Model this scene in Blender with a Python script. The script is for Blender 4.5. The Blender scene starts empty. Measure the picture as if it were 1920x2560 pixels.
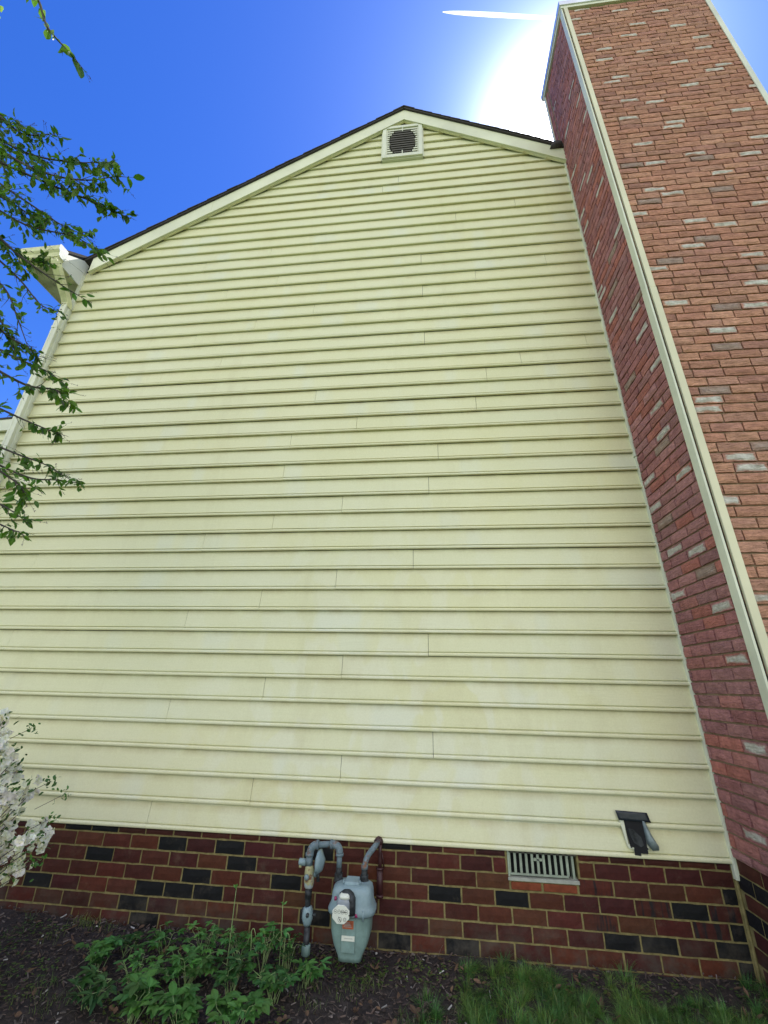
import bpy, math, random
from math import sin, cos, pi, radians, sqrt
from mathutils import Vector, Matrix, noise
random.seed(11)
S = bpy.context.scene
C = S.collection

EXPO = 0.44; SKYSAT = 1.34; SKYVAL = 1.85; G1 = 120.0; GW1 = 3.5; G2 = 5.5; GW2 = 9.0; FILL_CLOUD = 18.5
# ------------------------------------------------------------ camera
CAMY = -3.3413
cam_d = bpy.data.cameras.new('camera'); cam = bpy.data.objects.new('camera', cam_d); C.objects.link(cam)
cam_d.sensor_fit = 'HORIZONTAL'; cam_d.sensor_width = 36; cam_d.lens = 19.727
cam_d.clip_start = 0.02; cam_d.clip_end = 2000
cam.matrix_world = (Matrix.Translation((0, CAMY, 1.45)) @ Matrix.Rotation(radians(6.461), 4, 'Z')
                    @ Matrix.Rotation(radians(90 + 22.588), 4, 'X') @ Matrix.Rotation(radians(1.287), 4, 'Z'))
S.camera = cam
S.render.resolution_x = 768; S.render.resolution_y = 1024
S.view_settings.view_transform = 'Standard'; S.view_settings.look = 'None'
S.view_settings.exposure = EXPO; S.view_settings.gamma = 1

# ------------------------------------------------------------ sky and sun
SUN = Vector((0.24081, 0.44185, 0.86416)).normalized()
EL = math.asin(SUN.z); AZ = math.atan2(SUN.x, SUN.y)
w = bpy.data.worlds.new('World'); S.world = w; w.use_nodes = True
nt = w.node_tree; nt.nodes.clear(); N = nt.nodes.new; L = nt.links.new
out = N('ShaderNodeOutputWorld'); bg = N('ShaderNodeBackground'); L(bg.outputs[0], out.inputs[0])
bg.inputs[1].default_value = 0.1
sky = N('ShaderNodeTexSky'); sky.sky_type = 'NISHITA'; sky.sun_disc = False
sky.sun_elevation = EL; sky.sun_rotation = AZ; sky.altitude = 0; sky.air_density = 1.0; sky.dust_density = 0.15; sky.ozone_density = 3.0
hs = N('ShaderNodeHueSaturation'); hs.inputs['Hue'].default_value = 0.521; hs.inputs['Saturation'].default_value = SKYSAT; hs.inputs['Value'].default_value = SKYVAL
L(sky.outputs[0], hs.inputs['Color'])
tc = N('ShaderNodeTexCoord')
def wmath(op, a, b=None, clamp=False):
    m = N('ShaderNodeMath'); m.operation = op; m.use_clamp = clamp
    for i, x in enumerate((a, b)):
        if x is None: continue
        if isinstance(x, (int, float)): m.inputs[i].default_value = x
        else: L(x, m.inputs[i])
    return m.outputs[0]
dt = N('ShaderNodeVectorMath'); dt.operation = 'DOT_PRODUCT'; L(tc.outputs['Generated'], dt.inputs[0]); dt.inputs[1].default_value = SUN
ang = wmath('ARCCOSINE', wmath('MINIMUM', dt.outputs['Value'], 0.99999))
def falloff(amp, width, p):
    return wmath('MULTIPLY', wmath('EXPONENT', wmath('MULTIPLY', wmath('POWER', wmath('DIVIDE', ang, width), p), -1.0)), amp)
g1 = falloff(G1, radians(GW1), 1.4); g2 = falloff(G2, radians(GW2), 1.3)
def scaled(col, fac):
    v = N('ShaderNodeVectorMath'); v.operation = 'SCALE'; v.inputs[0].default_value = col; L(fac, v.inputs['Scale']); return v.outputs[0]
def vadd(a, b):
    v = N('ShaderNodeVectorMath'); v.operation = 'ADD'; L(a, v.inputs[0]); L(b, v.inputs[1]); return v.outputs[0]
glow = vadd(scaled((1.0, 0.98, 0.95), g1), scaled((0.30, 0.80, 1.0), g2))
# unseen bright cloud added behind the viewer to light the wall
sp = N('ShaderNodeSeparateXYZ'); L(tc.outputs['Generated'], sp.inputs[0])
cn = N('ShaderNodeTexNoise'); cn.inputs['Scale'].default_value = 2.6; cn.inputs['Detail'].default_value = 6; L(tc.outputs['Generated'], cn.inputs['Vector'])
back = wmath('MULTIPLY', wmath('ADD', wmath('MULTIPLY', sp.outputs['Y'], -1.0), -0.12), 3.0, True)
cl = wmath('MULTIPLY', wmath('ADD', cn.outputs['Fac'], -0.42), 6.0, True)
cm = wmath('MULTIPLY', wmath('MULTIPLY', cl, back), wmath('MULTIPLY', wmath('ADD', sp.outputs['Z'], 0.0), 8.0, True))
mx = N('ShaderNodeMix'); mx.data_type = 'RGBA'; L(cm, mx.inputs['Factor']); L(vadd(hs.outputs[0], glow), mx.inputs[6])
mx.inputs[7].default_value = (FILL_CLOUD, FILL_CLOUD * 0.98, FILL_CLOUD * 0.90, 1)
L(mx.outputs[2], bg.inputs[0])
sd = bpy.data.lights.new('sun', 'SUN'); sd.energy = 4.5; sd.angle = radians(0.53); sd.color = (1.0, 0.95, 0.87)
so = bpy.data.objects.new('sun', sd); C.objects.link(so); so.rotation_euler = SUN.to_track_quat('Z', 'Y').to_euler(); so.location = (3, 6, 14)

# ------------------------------------------------------------ mesh helpers
class MB:
    def __init__(s): s.v = []; s.f = []; s.c = []; s.m = []; s.uv = []
    def face(s, idx, col=(1, 1, 1, 0), m=0, uv=None):
        s.f.append(idx); s.c.append(col); s.m.append(m); s.uv.append(uv)
    def quad(s, a, b, c, d, col=(1, 1, 1, 0), m=0, uv=None):
        n = len(s.v); s.v += [tuple(a), tuple(b), tuple(c), tuple(d)]; s.face((n, n + 1, n + 2, n + 3), col, m, uv)
    def hexa(s, p, col=(1, 1, 1, 0), m=0):
        n = len(s.v); s.v += [tuple(x) for x in p]
        for q in ((0, 3, 2, 1), (4, 5, 6, 7), (0, 1, 5, 4), (1, 2, 6, 5), (2, 3, 7, 6), (3, 0, 4, 7)):
            s.face(tuple(n + i for i in q), col, m)
    def box(s, x0, x1, y0, y1, z0, z1, col=(1, 1, 1, 0), m=0):
        s.hexa([(x0, y0, z0), (x1, y0, z0), (x1, y1, z0), (x0, y1, z0), (x0, y0, z1), (x1, y0, z1), (x1, y1, z1), (x0, y1, z1)], col, m)
    def prism(s, pts, off, col=(1, 1, 1, 0), m=0):
        off = Vector(off); n = len(s.v); k = len(pts)
        s.v += [tuple(p) for p in pts] + [tuple(Vector(p) + off) for p in pts]
        s.face(tuple(range(n, n + k)), col, m); s.face(tuple(range(n + 2 * k - 1, n + k - 1, -1)), col, m)
        for i in range(k):
            j = (i + 1) % k; s.face((n + j, n + i, n + k + i, n + k + j), col, m)
    def tube(s, pts, r, seg=10, col=(1, 1, 1, 0), cap=True, m=0):
        pts = [Vector(p) for p in pts]; rs = r if isinstance(r, (list, tuple)) else [r] * len(pts)
        n0 = len(s.v); up = None
        for i, p in enumerate(pts):
            t = (pts[min(i + 1, len(pts) - 1)] - pts[max(i - 1, 0)]).normalized()
            if up is None: up = t.orthogonal().normalized()
            up = (up - t * up.dot(t))
            up = up.normalized() if up.length > 1e-5 else t.orthogonal().normalized()
            b = t.cross(up)
            for k in range(seg):
                a = 2 * pi * k / seg; s.v.append(tuple(p + (up * cos(a) + b * sin(a)) * rs[i]))
        for i in range(len(pts) - 1):
            for k in range(seg):
                k2 = (k + 1) % seg; a = n0 + i * seg
                s.face((a + k, a + k2, a + seg + k2, a + seg + k), col, m)
        if cap:
            s.face(tuple(n0 + k for k in range(seg - 1, -1, -1)), col, m)
            e = n0 + (len(pts) - 1) * seg; s.face(tuple(e + k for k in range(seg)), col, m)
    def loft(s, secs, seg=28, col=(1, 1, 1, 0), m=0):
        # secs: (cx, cy, z, hx, hy, exponent)
        n0 = len(s.v)
        for (cx, cy, z, hx, hy, e) in secs:
            for k in range(seg):
                a = 2 * pi * (k + .5) / seg; ca, sa = cos(a), sin(a)
                s.v.append((cx + hx * math.copysign(abs(ca) ** (2 / e), ca), cy + hy * math.copysign(abs(sa) ** (2 / e), sa), z))
        for i in range(len(secs) - 1):
            for k in range(seg):
                k2 = (k + 1) % seg; a = n0 + i * seg; s.face((a + k, a + k2, a + seg + k2, a + seg + k), col, m)
        s.face(tuple(n0 + k for k in range(seg - 1, -1, -1)), col, m)
        e = n0 + (len(secs) - 1) * seg; s.face(tuple(e + k for k in range(seg)), col, m)
    def build(s, name, mats, parent=None, smooth=False, bevel=0, fixn=True):
        me = bpy.data.meshes.new(name); me.from_pydata(s.v, [], s.f)
        mats = mats if isinstance(mats, (list, tuple)) else [mats]
        for m_ in mats: me.materials.append(m_)
        ca = me.color_attributes.new('Col', 'FLOAT_COLOR', 'CORNER')
        uvl = me.uv_layers.new(name='UVMap')
        cols = []; uvs = []
        for f, c, u in zip(s.f, s.c, s.uv):
            c = tuple(c) if len(c) == 4 else tuple(c) + (0,)
            for i in range(len(f)):
                cols.extend(c); uvs.extend(u[i] if u else (0.5, 0.5))
        ca.data.foreach_set('color', cols); uvl.data.foreach_set('uv', uvs)
        me.polygons.foreach_set('material_index', s.m)
        if smooth: me.polygons.foreach_set('use_smooth', [True] * len(s.f))
        me.update()
        o = bpy.data.objects.new(name, me); C.objects.link(o)
        if parent: o.parent = parent
        if bevel:
            b = o.modifiers.new('bevel', 'BEVEL'); b.width = bevel; b.segments = 2; b.limit_method = 'ANGLE'; b.angle_limit = radians(35)
        if smooth == 'auto':
            pass
        return o

def tag(o, label=None, cat=None, group=None, kind=None):
    if label: o['label'] = label
    if cat: o['category'] = cat
    if group: o['group'] = group
    if kind: o['kind'] = kind
    return o
def empty(name, loc=(0, 0, 0)):
    o = bpy.data.objects.new(name, None); C.objects.link(o); o.location = loc; o.empty_display_size = .2; return o
def arc(p0, p1, p2, n=8):
    p0, p1, p2 = map(Vector, (p0, p1, p2)); return [p0 * (1 - t) ** 2 + p1 * 2 * t * (1 - t) + p2 * t * t for t in [i / n for i in range(n + 1)]]

# ------------------------------------------------------------ materials
class NT:
    def __init__(s, name):
        s.mat = bpy.data.materials.new(name); s.mat.use_nodes = True; s.t = s.mat.node_tree; s.t.nodes.clear()
        s.out = s.n('ShaderNodeOutputMaterial'); s.b = s.n('ShaderNodeBsdfPrincipled'); s.l(s.b.outputs[0], s.out.inputs[0])
    def n(s, t): return s.t.nodes.new(t)
    def l(s, a, b): s.t.links.new(a, b)
    def set(s, k, v):
        if hasattr(v, 'links') or isinstance(v, bpy.types.NodeSocket): s.l(v, s.b.inputs[k])
        else: s.b.inputs[k].default_value = v if not isinstance(v, tuple) or len(v) != 3 else (*v, 1)
    def coord(s, kind='Object', scale=(1, 1, 1)):
        tc = s.n('ShaderNodeTexCoord'); mp = s.n('ShaderNodeMapping'); mp.inputs['Scale'].default_value = scale
        if kind == 'World':
            g = s.n('ShaderNodeNewGeometry'); s.l(g.outputs['Position'], mp.inputs['Vector'])
        else: s.l(tc.outputs[kind], mp.inputs['Vector'])
        return mp.outputs[0]
    def noise(s, scale, detail=4, rough=.5, vec=None, dist=0):
        n = s.n('ShaderNodeTexNoise'); n.inputs['Scale'].default_value = scale; n.inputs['Detail'].default_value = detail
        n.inputs['Roughness'].default_value = rough; n.inputs['Distortion'].default_value = dist
        s.l(vec if vec is not None else s.coord(), n.inputs['Vector']); return n.outputs['Fac']
    def ramp(s, fac, stops):
        r = s.n('ShaderNodeValToRGB'); s.l(fac, r.inputs[0]); el = r.color_ramp.elements
        while len(el) > 1: el.remove(el[-1])
        el[0].position = stops[0][0]; el[0].color = (*stops[0][1], 1)
        for p, c in stops[1:]:
            e = el.new(p); e.color = (*c, 1)
        return r.outputs[0]
    def rampf(s, fac, a, b, va=0., vb=1.):
        m = s.n('ShaderNodeMapRange'); m.inputs[1].default_value = a; m.inputs[2].default_value = b; m.inputs[3].default_value = va; m.inputs[4].default_value = vb
        s.l(fac, m.inputs[0]); return m.outputs[0]
    def mix(s, fac, a, b, mode='MIX'):
        m = s.n('ShaderNodeMix'); m.data_type = 'RGBA'; m.blend_type = mode
        for k, x in ((0, fac), (6, a), (7, b)):
            if isinstance(x, bpy.types.NodeSocket): s.l(x, m.inputs[k])
            elif k == 0: m.inputs[0].default_value = x
            else: m.inputs[k].default_value = (*x, 1)
        return m.outputs[2]
    def math(s, op, a, b=0., clamp=False):
        m = s.n('ShaderNodeMath'); m.operation = op; m.use_clamp = clamp
        for i, x in enumerate((a, b)):
            if isinstance(x, bpy.types.NodeSocket): s.l(x, m.inputs[i])
            else: m.inputs[i].default_value = x
        return m.outputs[0]
    def bump(s, h, strength=.3, dist=.01):
        b = s.n('ShaderNodeBump'); b.inputs['Strength'].default_value = strength; b.inputs['Distance'].default_value = dist
        s.l(h, b.inputs['Height']); s.l(b.outputs[0], s.b.inputs['Normal'])
    def attr(s, name='Col'):
        a = s.n('ShaderNodeAttribute'); a.attribute_name = name; return a

def simple(name, col, rough=.5, metal=0, var=.12, nscale=8, bump=0, bscale=60, spec=.5):
    t = NT(name); f = t.noise(nscale, 5, .6)
    d = tuple(c * (1 - var * 1.6) for c in col); b_ = tuple(min(1, c * (1 + var)) for c in col)
    t.set('Base Color', t.ramp(f, [(.3, d), (.7, b_)])); t.set('Roughness', rough); t.set('Metallic', metal)
    t.b.inputs['Specular IOR Level'].default_value = spec
    if bump: t.bump(t.noise(bscale, 4, .6), bump, .004)
    return t.mat

def m_siding():
    t = NT('vinyl_siding')
    a = t.noise(1.1, 5, .6); b = t.noise(3.1, 4, .55, t.coord('Object', (1.4, 1, .9)), .6)
    c1 = t.mix(t.rampf(a, .32, .68), (.72, .695, .385), (.775, .75, .46))
    sp = t.n('ShaderNodeSeparateXYZ'); t.l(t.coord('World'), sp.inputs[0])
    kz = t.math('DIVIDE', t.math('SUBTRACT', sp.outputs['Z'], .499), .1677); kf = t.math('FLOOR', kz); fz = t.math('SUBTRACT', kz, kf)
    cb = t.n('ShaderNodeCombineXYZ'); t.l(sp.outputs['X'], cb.inputs[0]); t.l(t.math('ADD', t.math('MULTIPLY', kf, .31), t.math('MULTIPLY', fz, .10)), cb.inputs[2])
    # old wash marks low on the wall, broken at every lap
    lowm = t.rampf(sp.outputs['Z'], 3.4, 1.4); mid = t.rampf(t.math('ABSOLUTE', t.math('ADD', sp.outputs['X'], .3)), 2.2, .6)
    pt = t.noise(3.4, 3, .5, cb.outputs[0], .5)
    patch = t.math('MULTIPLY', t.math('MULTIPLY', t.rampf(pt, .49, .54), lowm), mid, True)
    c2 = t.mix(t.math('MULTIPLY', patch, .55), c1, (.80, .785, .60))
    tan = t.math('MULTIPLY', t.math('MULTIPLY', t.rampf(t.noise(2.2, 5, .65, cb.outputs[0]), .48, .66), lowm), mid, True)
    c2 = t.mix(t.math('MULTIPLY', tan, .42), c2, (.60, .54, .28))
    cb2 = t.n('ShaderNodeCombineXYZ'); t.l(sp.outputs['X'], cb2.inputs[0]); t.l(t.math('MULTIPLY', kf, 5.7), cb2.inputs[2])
    # every panel has faded a little differently
    pv = t.noise(.5, 1, .3, cb2.outputs[0]); c2 = t.mix(t.rampf(pv, .3, .7, 0., .35), c2, (.72, .74, .55))
    up = t.noise(2.2, 2, .4, cb2.outputs[0])
    c3 = t.mix(t.math('MULTIPLY', t.rampf(up, .60, .66), .22), c2, (.70, .76, .70))
    lap_shade = t.math('MULTIPLY', t.rampf(fz, .70, .98), t.rampf(t.noise(5, 4, .6, cb2.outputs[0]), .33, .6), True)  # shade under each lap, painted as a noise-broken tan band
    c3 = t.mix(t.math('MULTIPLY', lap_shade, .50), c3, (.47, .37, .16))
    gr = t.noise(90, 3, .7)
    c4 = t.mix(.10, c3, t.ramp(gr, [(.35, (.3, .3, .2)), (.65, (.8, .8, .7))]))
    dirt = t.noise(.8, 6, .7, t.coord('Object', (3.5, 1, .5)))
    c5 = t.mix(t.math('MULTIPLY', t.rampf(dirt, .55, .75), .18), c4, (.45, .40, .2))
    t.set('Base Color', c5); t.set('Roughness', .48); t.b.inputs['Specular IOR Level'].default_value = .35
    t.bump(t.noise(7, 2, .5, t.coord('Object', (1, 1, 9))), .25, .004)
    return t.mat

def m_brick(rough_face=True):
    t = NT('brick_face' if rough_face else 'foundation_brick')
    at = t.attr(); col = at.outputs['Color']; wh = at.outputs['Alpha']
    n1 = t.noise(16, 5, .65); n2 = t.noise(60, 4, .6); n3 = t.noise(9, 3, .6, t.coord('Object', (1, 1, 2)))
    c = t.mix(t.rampf(n1, .3, .7), t.mix(1., col, (.74, .70, .70), 'MULTIPLY'), t.mix(1., col, (1.18, 1.16, 1.15), 'MULTIPLY'))
    c = t.mix(t.math('MULTIPLY', t.rampf(n2, .45, .75), .35), c, t.mix(1., col, (.5, .48, .48), 'MULTIPLY'))
    if rough_face:
        uv = t.n('ShaderNodeUVMap'); uv.uv_map = 'UVMap'; s2 = t.n('ShaderNodeSeparateXYZ'); t.l(uv.outputs[0], s2.inputs[0])
        ex = t.math('MINIMUM', s2.outputs[0], t.math('SUBTRACT', 1., s2.outputs[0]))
        ey = t.math('MINIMUM', s2.outputs[1], t.math('SUBTRACT', 1., s2.outputs[1]))
        e = t.math('MINIMUM', t.math('MULTIPLY', ex, 2.6), ey)
        e = t.math('ADD', e, t.math('MULTIPLY', t.math('SUBTRACT', n3, .5), .75))
        mask = t.math('MULTIPLY', t.rampf(e, .09, .30), wh, True)
        c = t.mix(mask, c, t.mix(t.rampf(n1, .35, .65), (.46, .42, .34), (.72, .69, .60)))
        rg = t.n('ShaderNodeTexNoise'); rg.inputs['Scale'].default_value = 22; rg.inputs['Detail'].default_value = 6; rg.inputs['Roughness'].default_value = .62; rg.inputs['Distortion'].default_value = 1.2
        t.l(t.coord('Object', (.55, .55, 2.2)), rg.inputs['Vector'])
        t.bump(rg.outputs['Fac'], 1.0, .022)
    else:
        st = t.noise(30, 3, .5, t.coord('Object', (1.2, 1, .1)))
        c = t.mix(t.math('MULTIPLY', t.rampf(st, .5, .62), wh), c, (.018, .013, .014))
        sp = t.n('ShaderNodeSeparateXYZ'); t.l(t.coord('World'), sp.inputs[0])
        c = t.mix(t.math('MULTIPLY', t.rampf(t.noise(5, 6, .75, t.coord('World')), .56, .74), .28), c, (.17, .13, .09))
        so_ = t.math('MULTIPLY', t.rampf(sp.outputs['Z'], .22, .0), t.rampf(t.noise(7, 5, .7), .42, .62), True)
        c = t.mix(t.math('MULTIPLY', so_, .7), c, (.075, .065, .05))
        t.bump(t.noise(45, 5, .65), .5, .004)
    t.set('Base Color', c); t.set('Roughness', .88 if rough_face else .75); t.b.inputs['Specular IOR Level'].default_value = .25
    return t.mat

def m_leaf(name, c1, c2, trans=.35, rough=.45):
    t = NT(name); at = t.attr()
    f = t.noise(3, 3, .5); c = t.mix(t.rampf(f, .35, .65), c1, c2)
    c = t.mix(1., c, at.outputs['Color'], 'MULTIPLY')
    t.set('Base Color', c); t.set('Roughness', rough)
    tr = t.n('ShaderNodeBsdfTranslucent'); t.l(t.mix(1., c, (1.3, 1.5, .6), 'MULTIPLY'), tr.inputs[0])
    ms = t.n('ShaderNodeMixShader'); ms.inputs[0].default_value = trans
    t.l(t.b.outputs[0], ms.inputs[1]); t.l(tr.outputs[0], ms.inputs[2]); t.l(ms.outputs[0], t.out.inputs[0])
    return t.mat

def m_shingle():
    t = NT('asphalt_shingle'); n = t.noise(140, 3, .7)
    t.set('Base Color', t.ramp(n, [(.3, (.02, .018, .018)), (.7, (.10, .085, .08))])); t.set('Roughness', .95); t.bump(n, .6, .004); return t.mat

def m_ground():
    t = NT('soil'); a = t.noise(1.3, 6, .6, t.coord('World')); b = t.noise(22, 6, .75, t.coord('World'))
    soil = t.ramp(b, [(.3, (.012, .009, .008)), (.5, (.035, .026, .022)), (.72, (.085, .065, .055))])
    grass = t.ramp(b, [(.3, (.03, .06, .012)), (.7, (.10, .17, .04))])
    sp = t.n('ShaderNodeSeparateXYZ'); t.l(t.coord('World'), sp.inputs[0])
    far = t.rampf(t.math('ADD', sp.outputs['Y'], t.math('MULTIPLY', a, .8)), -1.3, -2.2)
    t.set('Base Color', t.mix(far, soil, grass)); t.set('Roughness', .95); t.bump(b, .8, .02); return t.mat

def m_pipe():
    t = NT('weathered_pipe_paint'); f = t.noise(25, 6, .7); g = t.noise(60, 4, .6)
    c = t.mix(t.rampf(f, .54, .62), (.13, .18, .20), (.17, .08, .04))
    c = t.mix(t.math('MULTIPLY', t.rampf(g, .55, .7), .6), c, (.24, .29, .30))
    t.set('Base Color', c); t.set('Roughness', .6); t.bump(g, .3, .003); return t.mat

def m_rust():
    t = NT('peeling_yellow_paint'); f = t.noise(28, 6, .65); g = t.noise(11, 3, .5)
    c = t.mix(t.rampf(f, .5, .58), (.38, .36, .18), (.16, .06, .025)); c = t.mix(t.rampf(g, .55, .6), c, (.35, .40, .38))
    t.set('Base Color', c); t.set('Roughness', .7); t.bump(f, .5, .004); return t.mat

def m_cloud():
    t = NT('contrail_vapour'); t.set('Base Color', (.95, .95, .95)); t.set('Roughness', 1.)
    tr = t.n('ShaderNodeBsdfTranslucent'); tr.inputs[0].default_value = (.97, .98, 1, 1); ms = t.n('ShaderNodeMixShader'); ms.inputs[0].default_value = .9
    t.l(t.b.outputs[0], ms.inputs[1]); t.l(tr.outputs[0], ms.inputs[2]); t.l(ms.outputs[0], t.out.inputs[0]); return t.mat

def m_meter(name, col):
    t = NT(name); f = t.noise(14, 6, .7); g = t.noise(45, 5, .7); r = t.noise(8, 6, .7, t.coord('Object', (1, 1, .35)))
    c = t.mix(t.rampf(f, .35, .65), tuple(x * .8 for x in col), tuple(x * 1.12 for x in col))
    c = t.mix(t.math('MULTIPLY', t.rampf(r, .55, .72), .5), c, (.12, .11, .075)); c = t.mix(t.rampf(g, .70, .74), c, (.13, .06, .035))
    t.set('Base Color', c); t.set('Roughness', t.rampf(f, .3, .7, .32, .6)); t.bump(g, .12, .002); return t.mat

M = dict(
    siding=m_siding(), brick=m_brick(True), fbrick=m_brick(False), shingle=m_shingle(), soil=m_ground(), pipe=m_pipe(), rust=m_rust(),
    trim=simple('cream_trim', (.70, .71, .54), .42, 0, .10, 2.5), rake=simple('rake_trim', (.74, .75, .53), .4, 0, .10, 1.6),
    white=simple('white_aluminium', (.70, .71, .66), .4, 0, .07, 3), cap=simple('flashing', (.70, .72, .74), .25, .6, .1, 6),
    gutter=simple('yellow_green_gutter', (.66, .66, .36), .5, 0, .22, 7), bounce_trim=simple('bounce_warmed_trim', (.72, .68, .45), .45, 0, .08, 1.5),  # gutter, soffit and elbow share one mottled yellow-green
    mortar=simple('mortar_olive', (.235, .195, .08), .95, 0, .25, 25, .6, 80, .2), mortar2=simple('mortar_panel', (.27, .19, .12), .95, 0, .2, 12, .5, 90, .2),
    core=simple('sheathing', (.12, .11, .09), .9), dark=simple('dark_void', (.012, .012, .013), .95, 0, .1), mesh=simple('soiled_louvre', (.11, .10, .08), .8),
    tape=simple('black_tape', (.022, .028, .035), .38, 0, .2, 30, .3, 30), flap=simple('grey_flap', (.22, .27, .26), .4, 0, .3, 20, .3, 30),
    meter=m_meter('meter_paint', (.24, .335, .35)), meter2=m_meter('meter_lower_paint', (.20, .30, .265)),
    iron=simple('dark_iron', (.045, .05, .052), .6, .3, .6, 30, .4, 90), maroon=simple('maroon_pipe_paint', (.055, .016, .016), .5, 0, .2, 10),
    dial=simple('dial_plate', (.72, .74, .62), .4, 0, .04, 20), black=simple('black_marks', (.02, .02, .02), .6), glass=simple('dull_clear_cover', (.30, .33, .36), .2),
    orange=simple('orange_tag', (.42, .10, .035), .55, 0, .25, 60), pink=simple('magenta_seal', (.35, .03, .12), .4), grey=simple('grey_print', (.35, .37, .33), .6),
    galv=simple('galvanised_vent', (.33, .38, .29), .5, .15, .2, 12, .2), conc=simple('mortar_sill', (.33, .34, .28), .9, 0, .15, 15, .4),
    obrick=simple('rowlock_brick', (.21, .055, .025), .85, 0, .25, 14, .5, 60, .2),
    leaf=m_leaf('tree_leaf', (.06, .14, .018), (.10, .20, .03), .5), leaf_near=m_leaf('young_leaf', (.2, .32, .04), (.3, .42, .06), .5),
    shrub=m_leaf('shrub_leaf', (.035, .10, .018), (.07, .17, .03), .25), per=m_leaf('perennial_leaf', (.038, .125, .032), (.078, .205, .046), .2, .5),
    petal=m_leaf('white_petal', (.80, .78, .77), (.90, .89, .87), .3, .6), grass=m_leaf('grass_blade', (.07, .17, .038), (.135, .255, .058), .3, .5),
    bark=simple('bark', (.10, .075, .055), .9, 0, .3, 20, .6), twig=simple('twig', (.07, .055, .045), .8, 0, .2, 20), bud=simple('flower_bud', (.10, .05, .09), .7),
    mulch=m_leaf('mulch_chips', (.9, .9, .9), (1, 1, 1), .0, .95), stem=simple('green_stem', (.24, .33, .12), .6), cloud=m_cloud(),
)

# ============================================================ GROUND
def gz(x, y):
    b = -.03 + .05 * max(0, min(1, (-x - 1.6) / 1.4)) + .035 * max(0, 1 + y / .35) * (1 if y > -.35 else 0) * .4
    return b - .02 * min(1.5, max(0, -y)) + .018 * noise.noise((x * 2.1, y * 2.1, 0)) + .008 * noise.noise((x * 9, y * 9, 3))
def ground():
    g = MB(); xs = [-60, -30, -14, -8] + [-5 + .12 * i for i in range(76)] + [5, 8, 14, 30, 60]
    ys = [60, 20, 6, 1, .1] + [0 - .08 * i for i in range(21)] + [-2, -3, -5, -9, -20, -60]
    for y in ys:
        for x in xs: g.v.append((x, y, gz(x, y)))
    n = len(xs)
    for j in range(len(ys) - 1):
        for i in range(n - 1): g.face((j * n + i, (j + 1) * n + i, (j + 1) * n + i + 1, j * n + i + 1))
    o = g.build('ground', M['soil'], None, True); o['kind'] = 'structure'
ground()

# ============================================================ HOUSE
house = empty('house', (0, 0, 0))
tag(house, 'cream vinyl sided house with red brick foundation and tall brick chimney', 'house')
XL, XR, SZ, SP = -4.235, 1.772, .499, .1677
RB, RS, RX = 8.695, .647, -.217       # rake board lower edge at the apex, slope, ridge x
def zr(x, top=0.): return RB + top - RS * abs(x - RX)

SEAM = [(0,-1.98),(1,-1.26),(2,-.64),(3,0.),(4,-1.99),(5,-1.26),(6,-.67),(7,-3.52),(7,-.02),(8,-1.99),(9,-1.38),(10,-.76),(11,-3.54),(11,-.13),(12,-1.97),(13,-1.36),(14,-.75),(15,-3.54),(15,.01),(16,-1.32),(17,-3.5),(17,.1),(18,-1.29),(19,-.66),(20,-3.3),(20,.47),(21,-1.09),(22,-3.15),(22,.59),(23,-2.81),(23,.93),(24,-2.17),(24,1.57),(25,-3.29),(25,0.),(26,-2.53),(27,-1.86),(28,-1.21),(29,-3.29),(29,-.01),(30,-2.28),(30,.57),(31,-1.69),(31,1.33),(32,-3.28),(32,-.02),(33,-2.64),(34,-1.83),(36,-2.8),(36,.4),(37,1.1),(38,-1.01),(40,-.49),(41,-.29)]
def siding():
    g = MB()
    prof = [(.0008, .167), (.0015, .156), (.0135, .046), (.0142, .0328), (.0020, .0318), (.0020, .0262), (.0150, .0252), (.0205, .0222), (.0240, .0165), (.0243, .0100), (.0225, .0040), (.0190, .0008), (.0125, .0), (.0003, .003)]
    tab = [(0, .018), (1, .011), (2, .007), (4, -.002), (8, -.006), (13, -.006), (20, -.008), (23, .002), (28, .010), (33, .010), (36, .005), (40, -.004), (43, -.010), (60, -.012)]
    def settle(k):      # the courses were not hung perfectly even
        for (a, p), (b, q) in zip(tab, tab[1:]):
            if a <= k <= b: return p + (q - p) * (k - a) / (b - a)
        return 0.
    for k in range(0, 49):
        z0 = SZ + k * SP + settle(k)
        xa, xb = XL, XR
        if z0 > 6.0: xa = max(XL, RX - (RB - z0) / RS - .03)
        if z0 > 7.3: xb = min(XR, RX + (RB - z0) / RS + .03)
        if xb - xa < .06: continue
        cuts = sorted(x for kk, x in SEAM if kk == k and xa + .1 < x < xb - .1)
        # long panels still need laps where the photo hides them
        edges = [xa] + cuts + [xb]
        for i in range(len(edges) - 1):
            a, b = edges[i], edges[i + 1]
            lift = .0016 if i % 2 == 1 else 0.
            if i > 0: a += .0032
            dz = random.uniform(-.0012, .0012)
            ns = max(1, int((b - a) / .5)); base = len(g.v)
            for q in range(ns + 1):
                x = a + (b - a) * q / ns; wob = .0012 * noise.noise((x * .9, z0 * 3, 1)); wz = .0026 * noise.noise((x * .6, z0 * 5, 7))
                for (o_, z) in prof: g.v.append((x, -(o_ + lift + wob), z0 + z + dz + wz))
            m = len(prof)
            for q in range(ns):
                for j in range(m - 1):
                    p = base + q * m + j; g.face((p, p + 1, p + m + 1, p + m))
            for q, rev in ((0, False), (ns, True)):
                p = base + q * m; f = tuple(range(p, p + m)); g.face(f if rev else f[::-1])
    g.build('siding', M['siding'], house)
siding()
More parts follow.
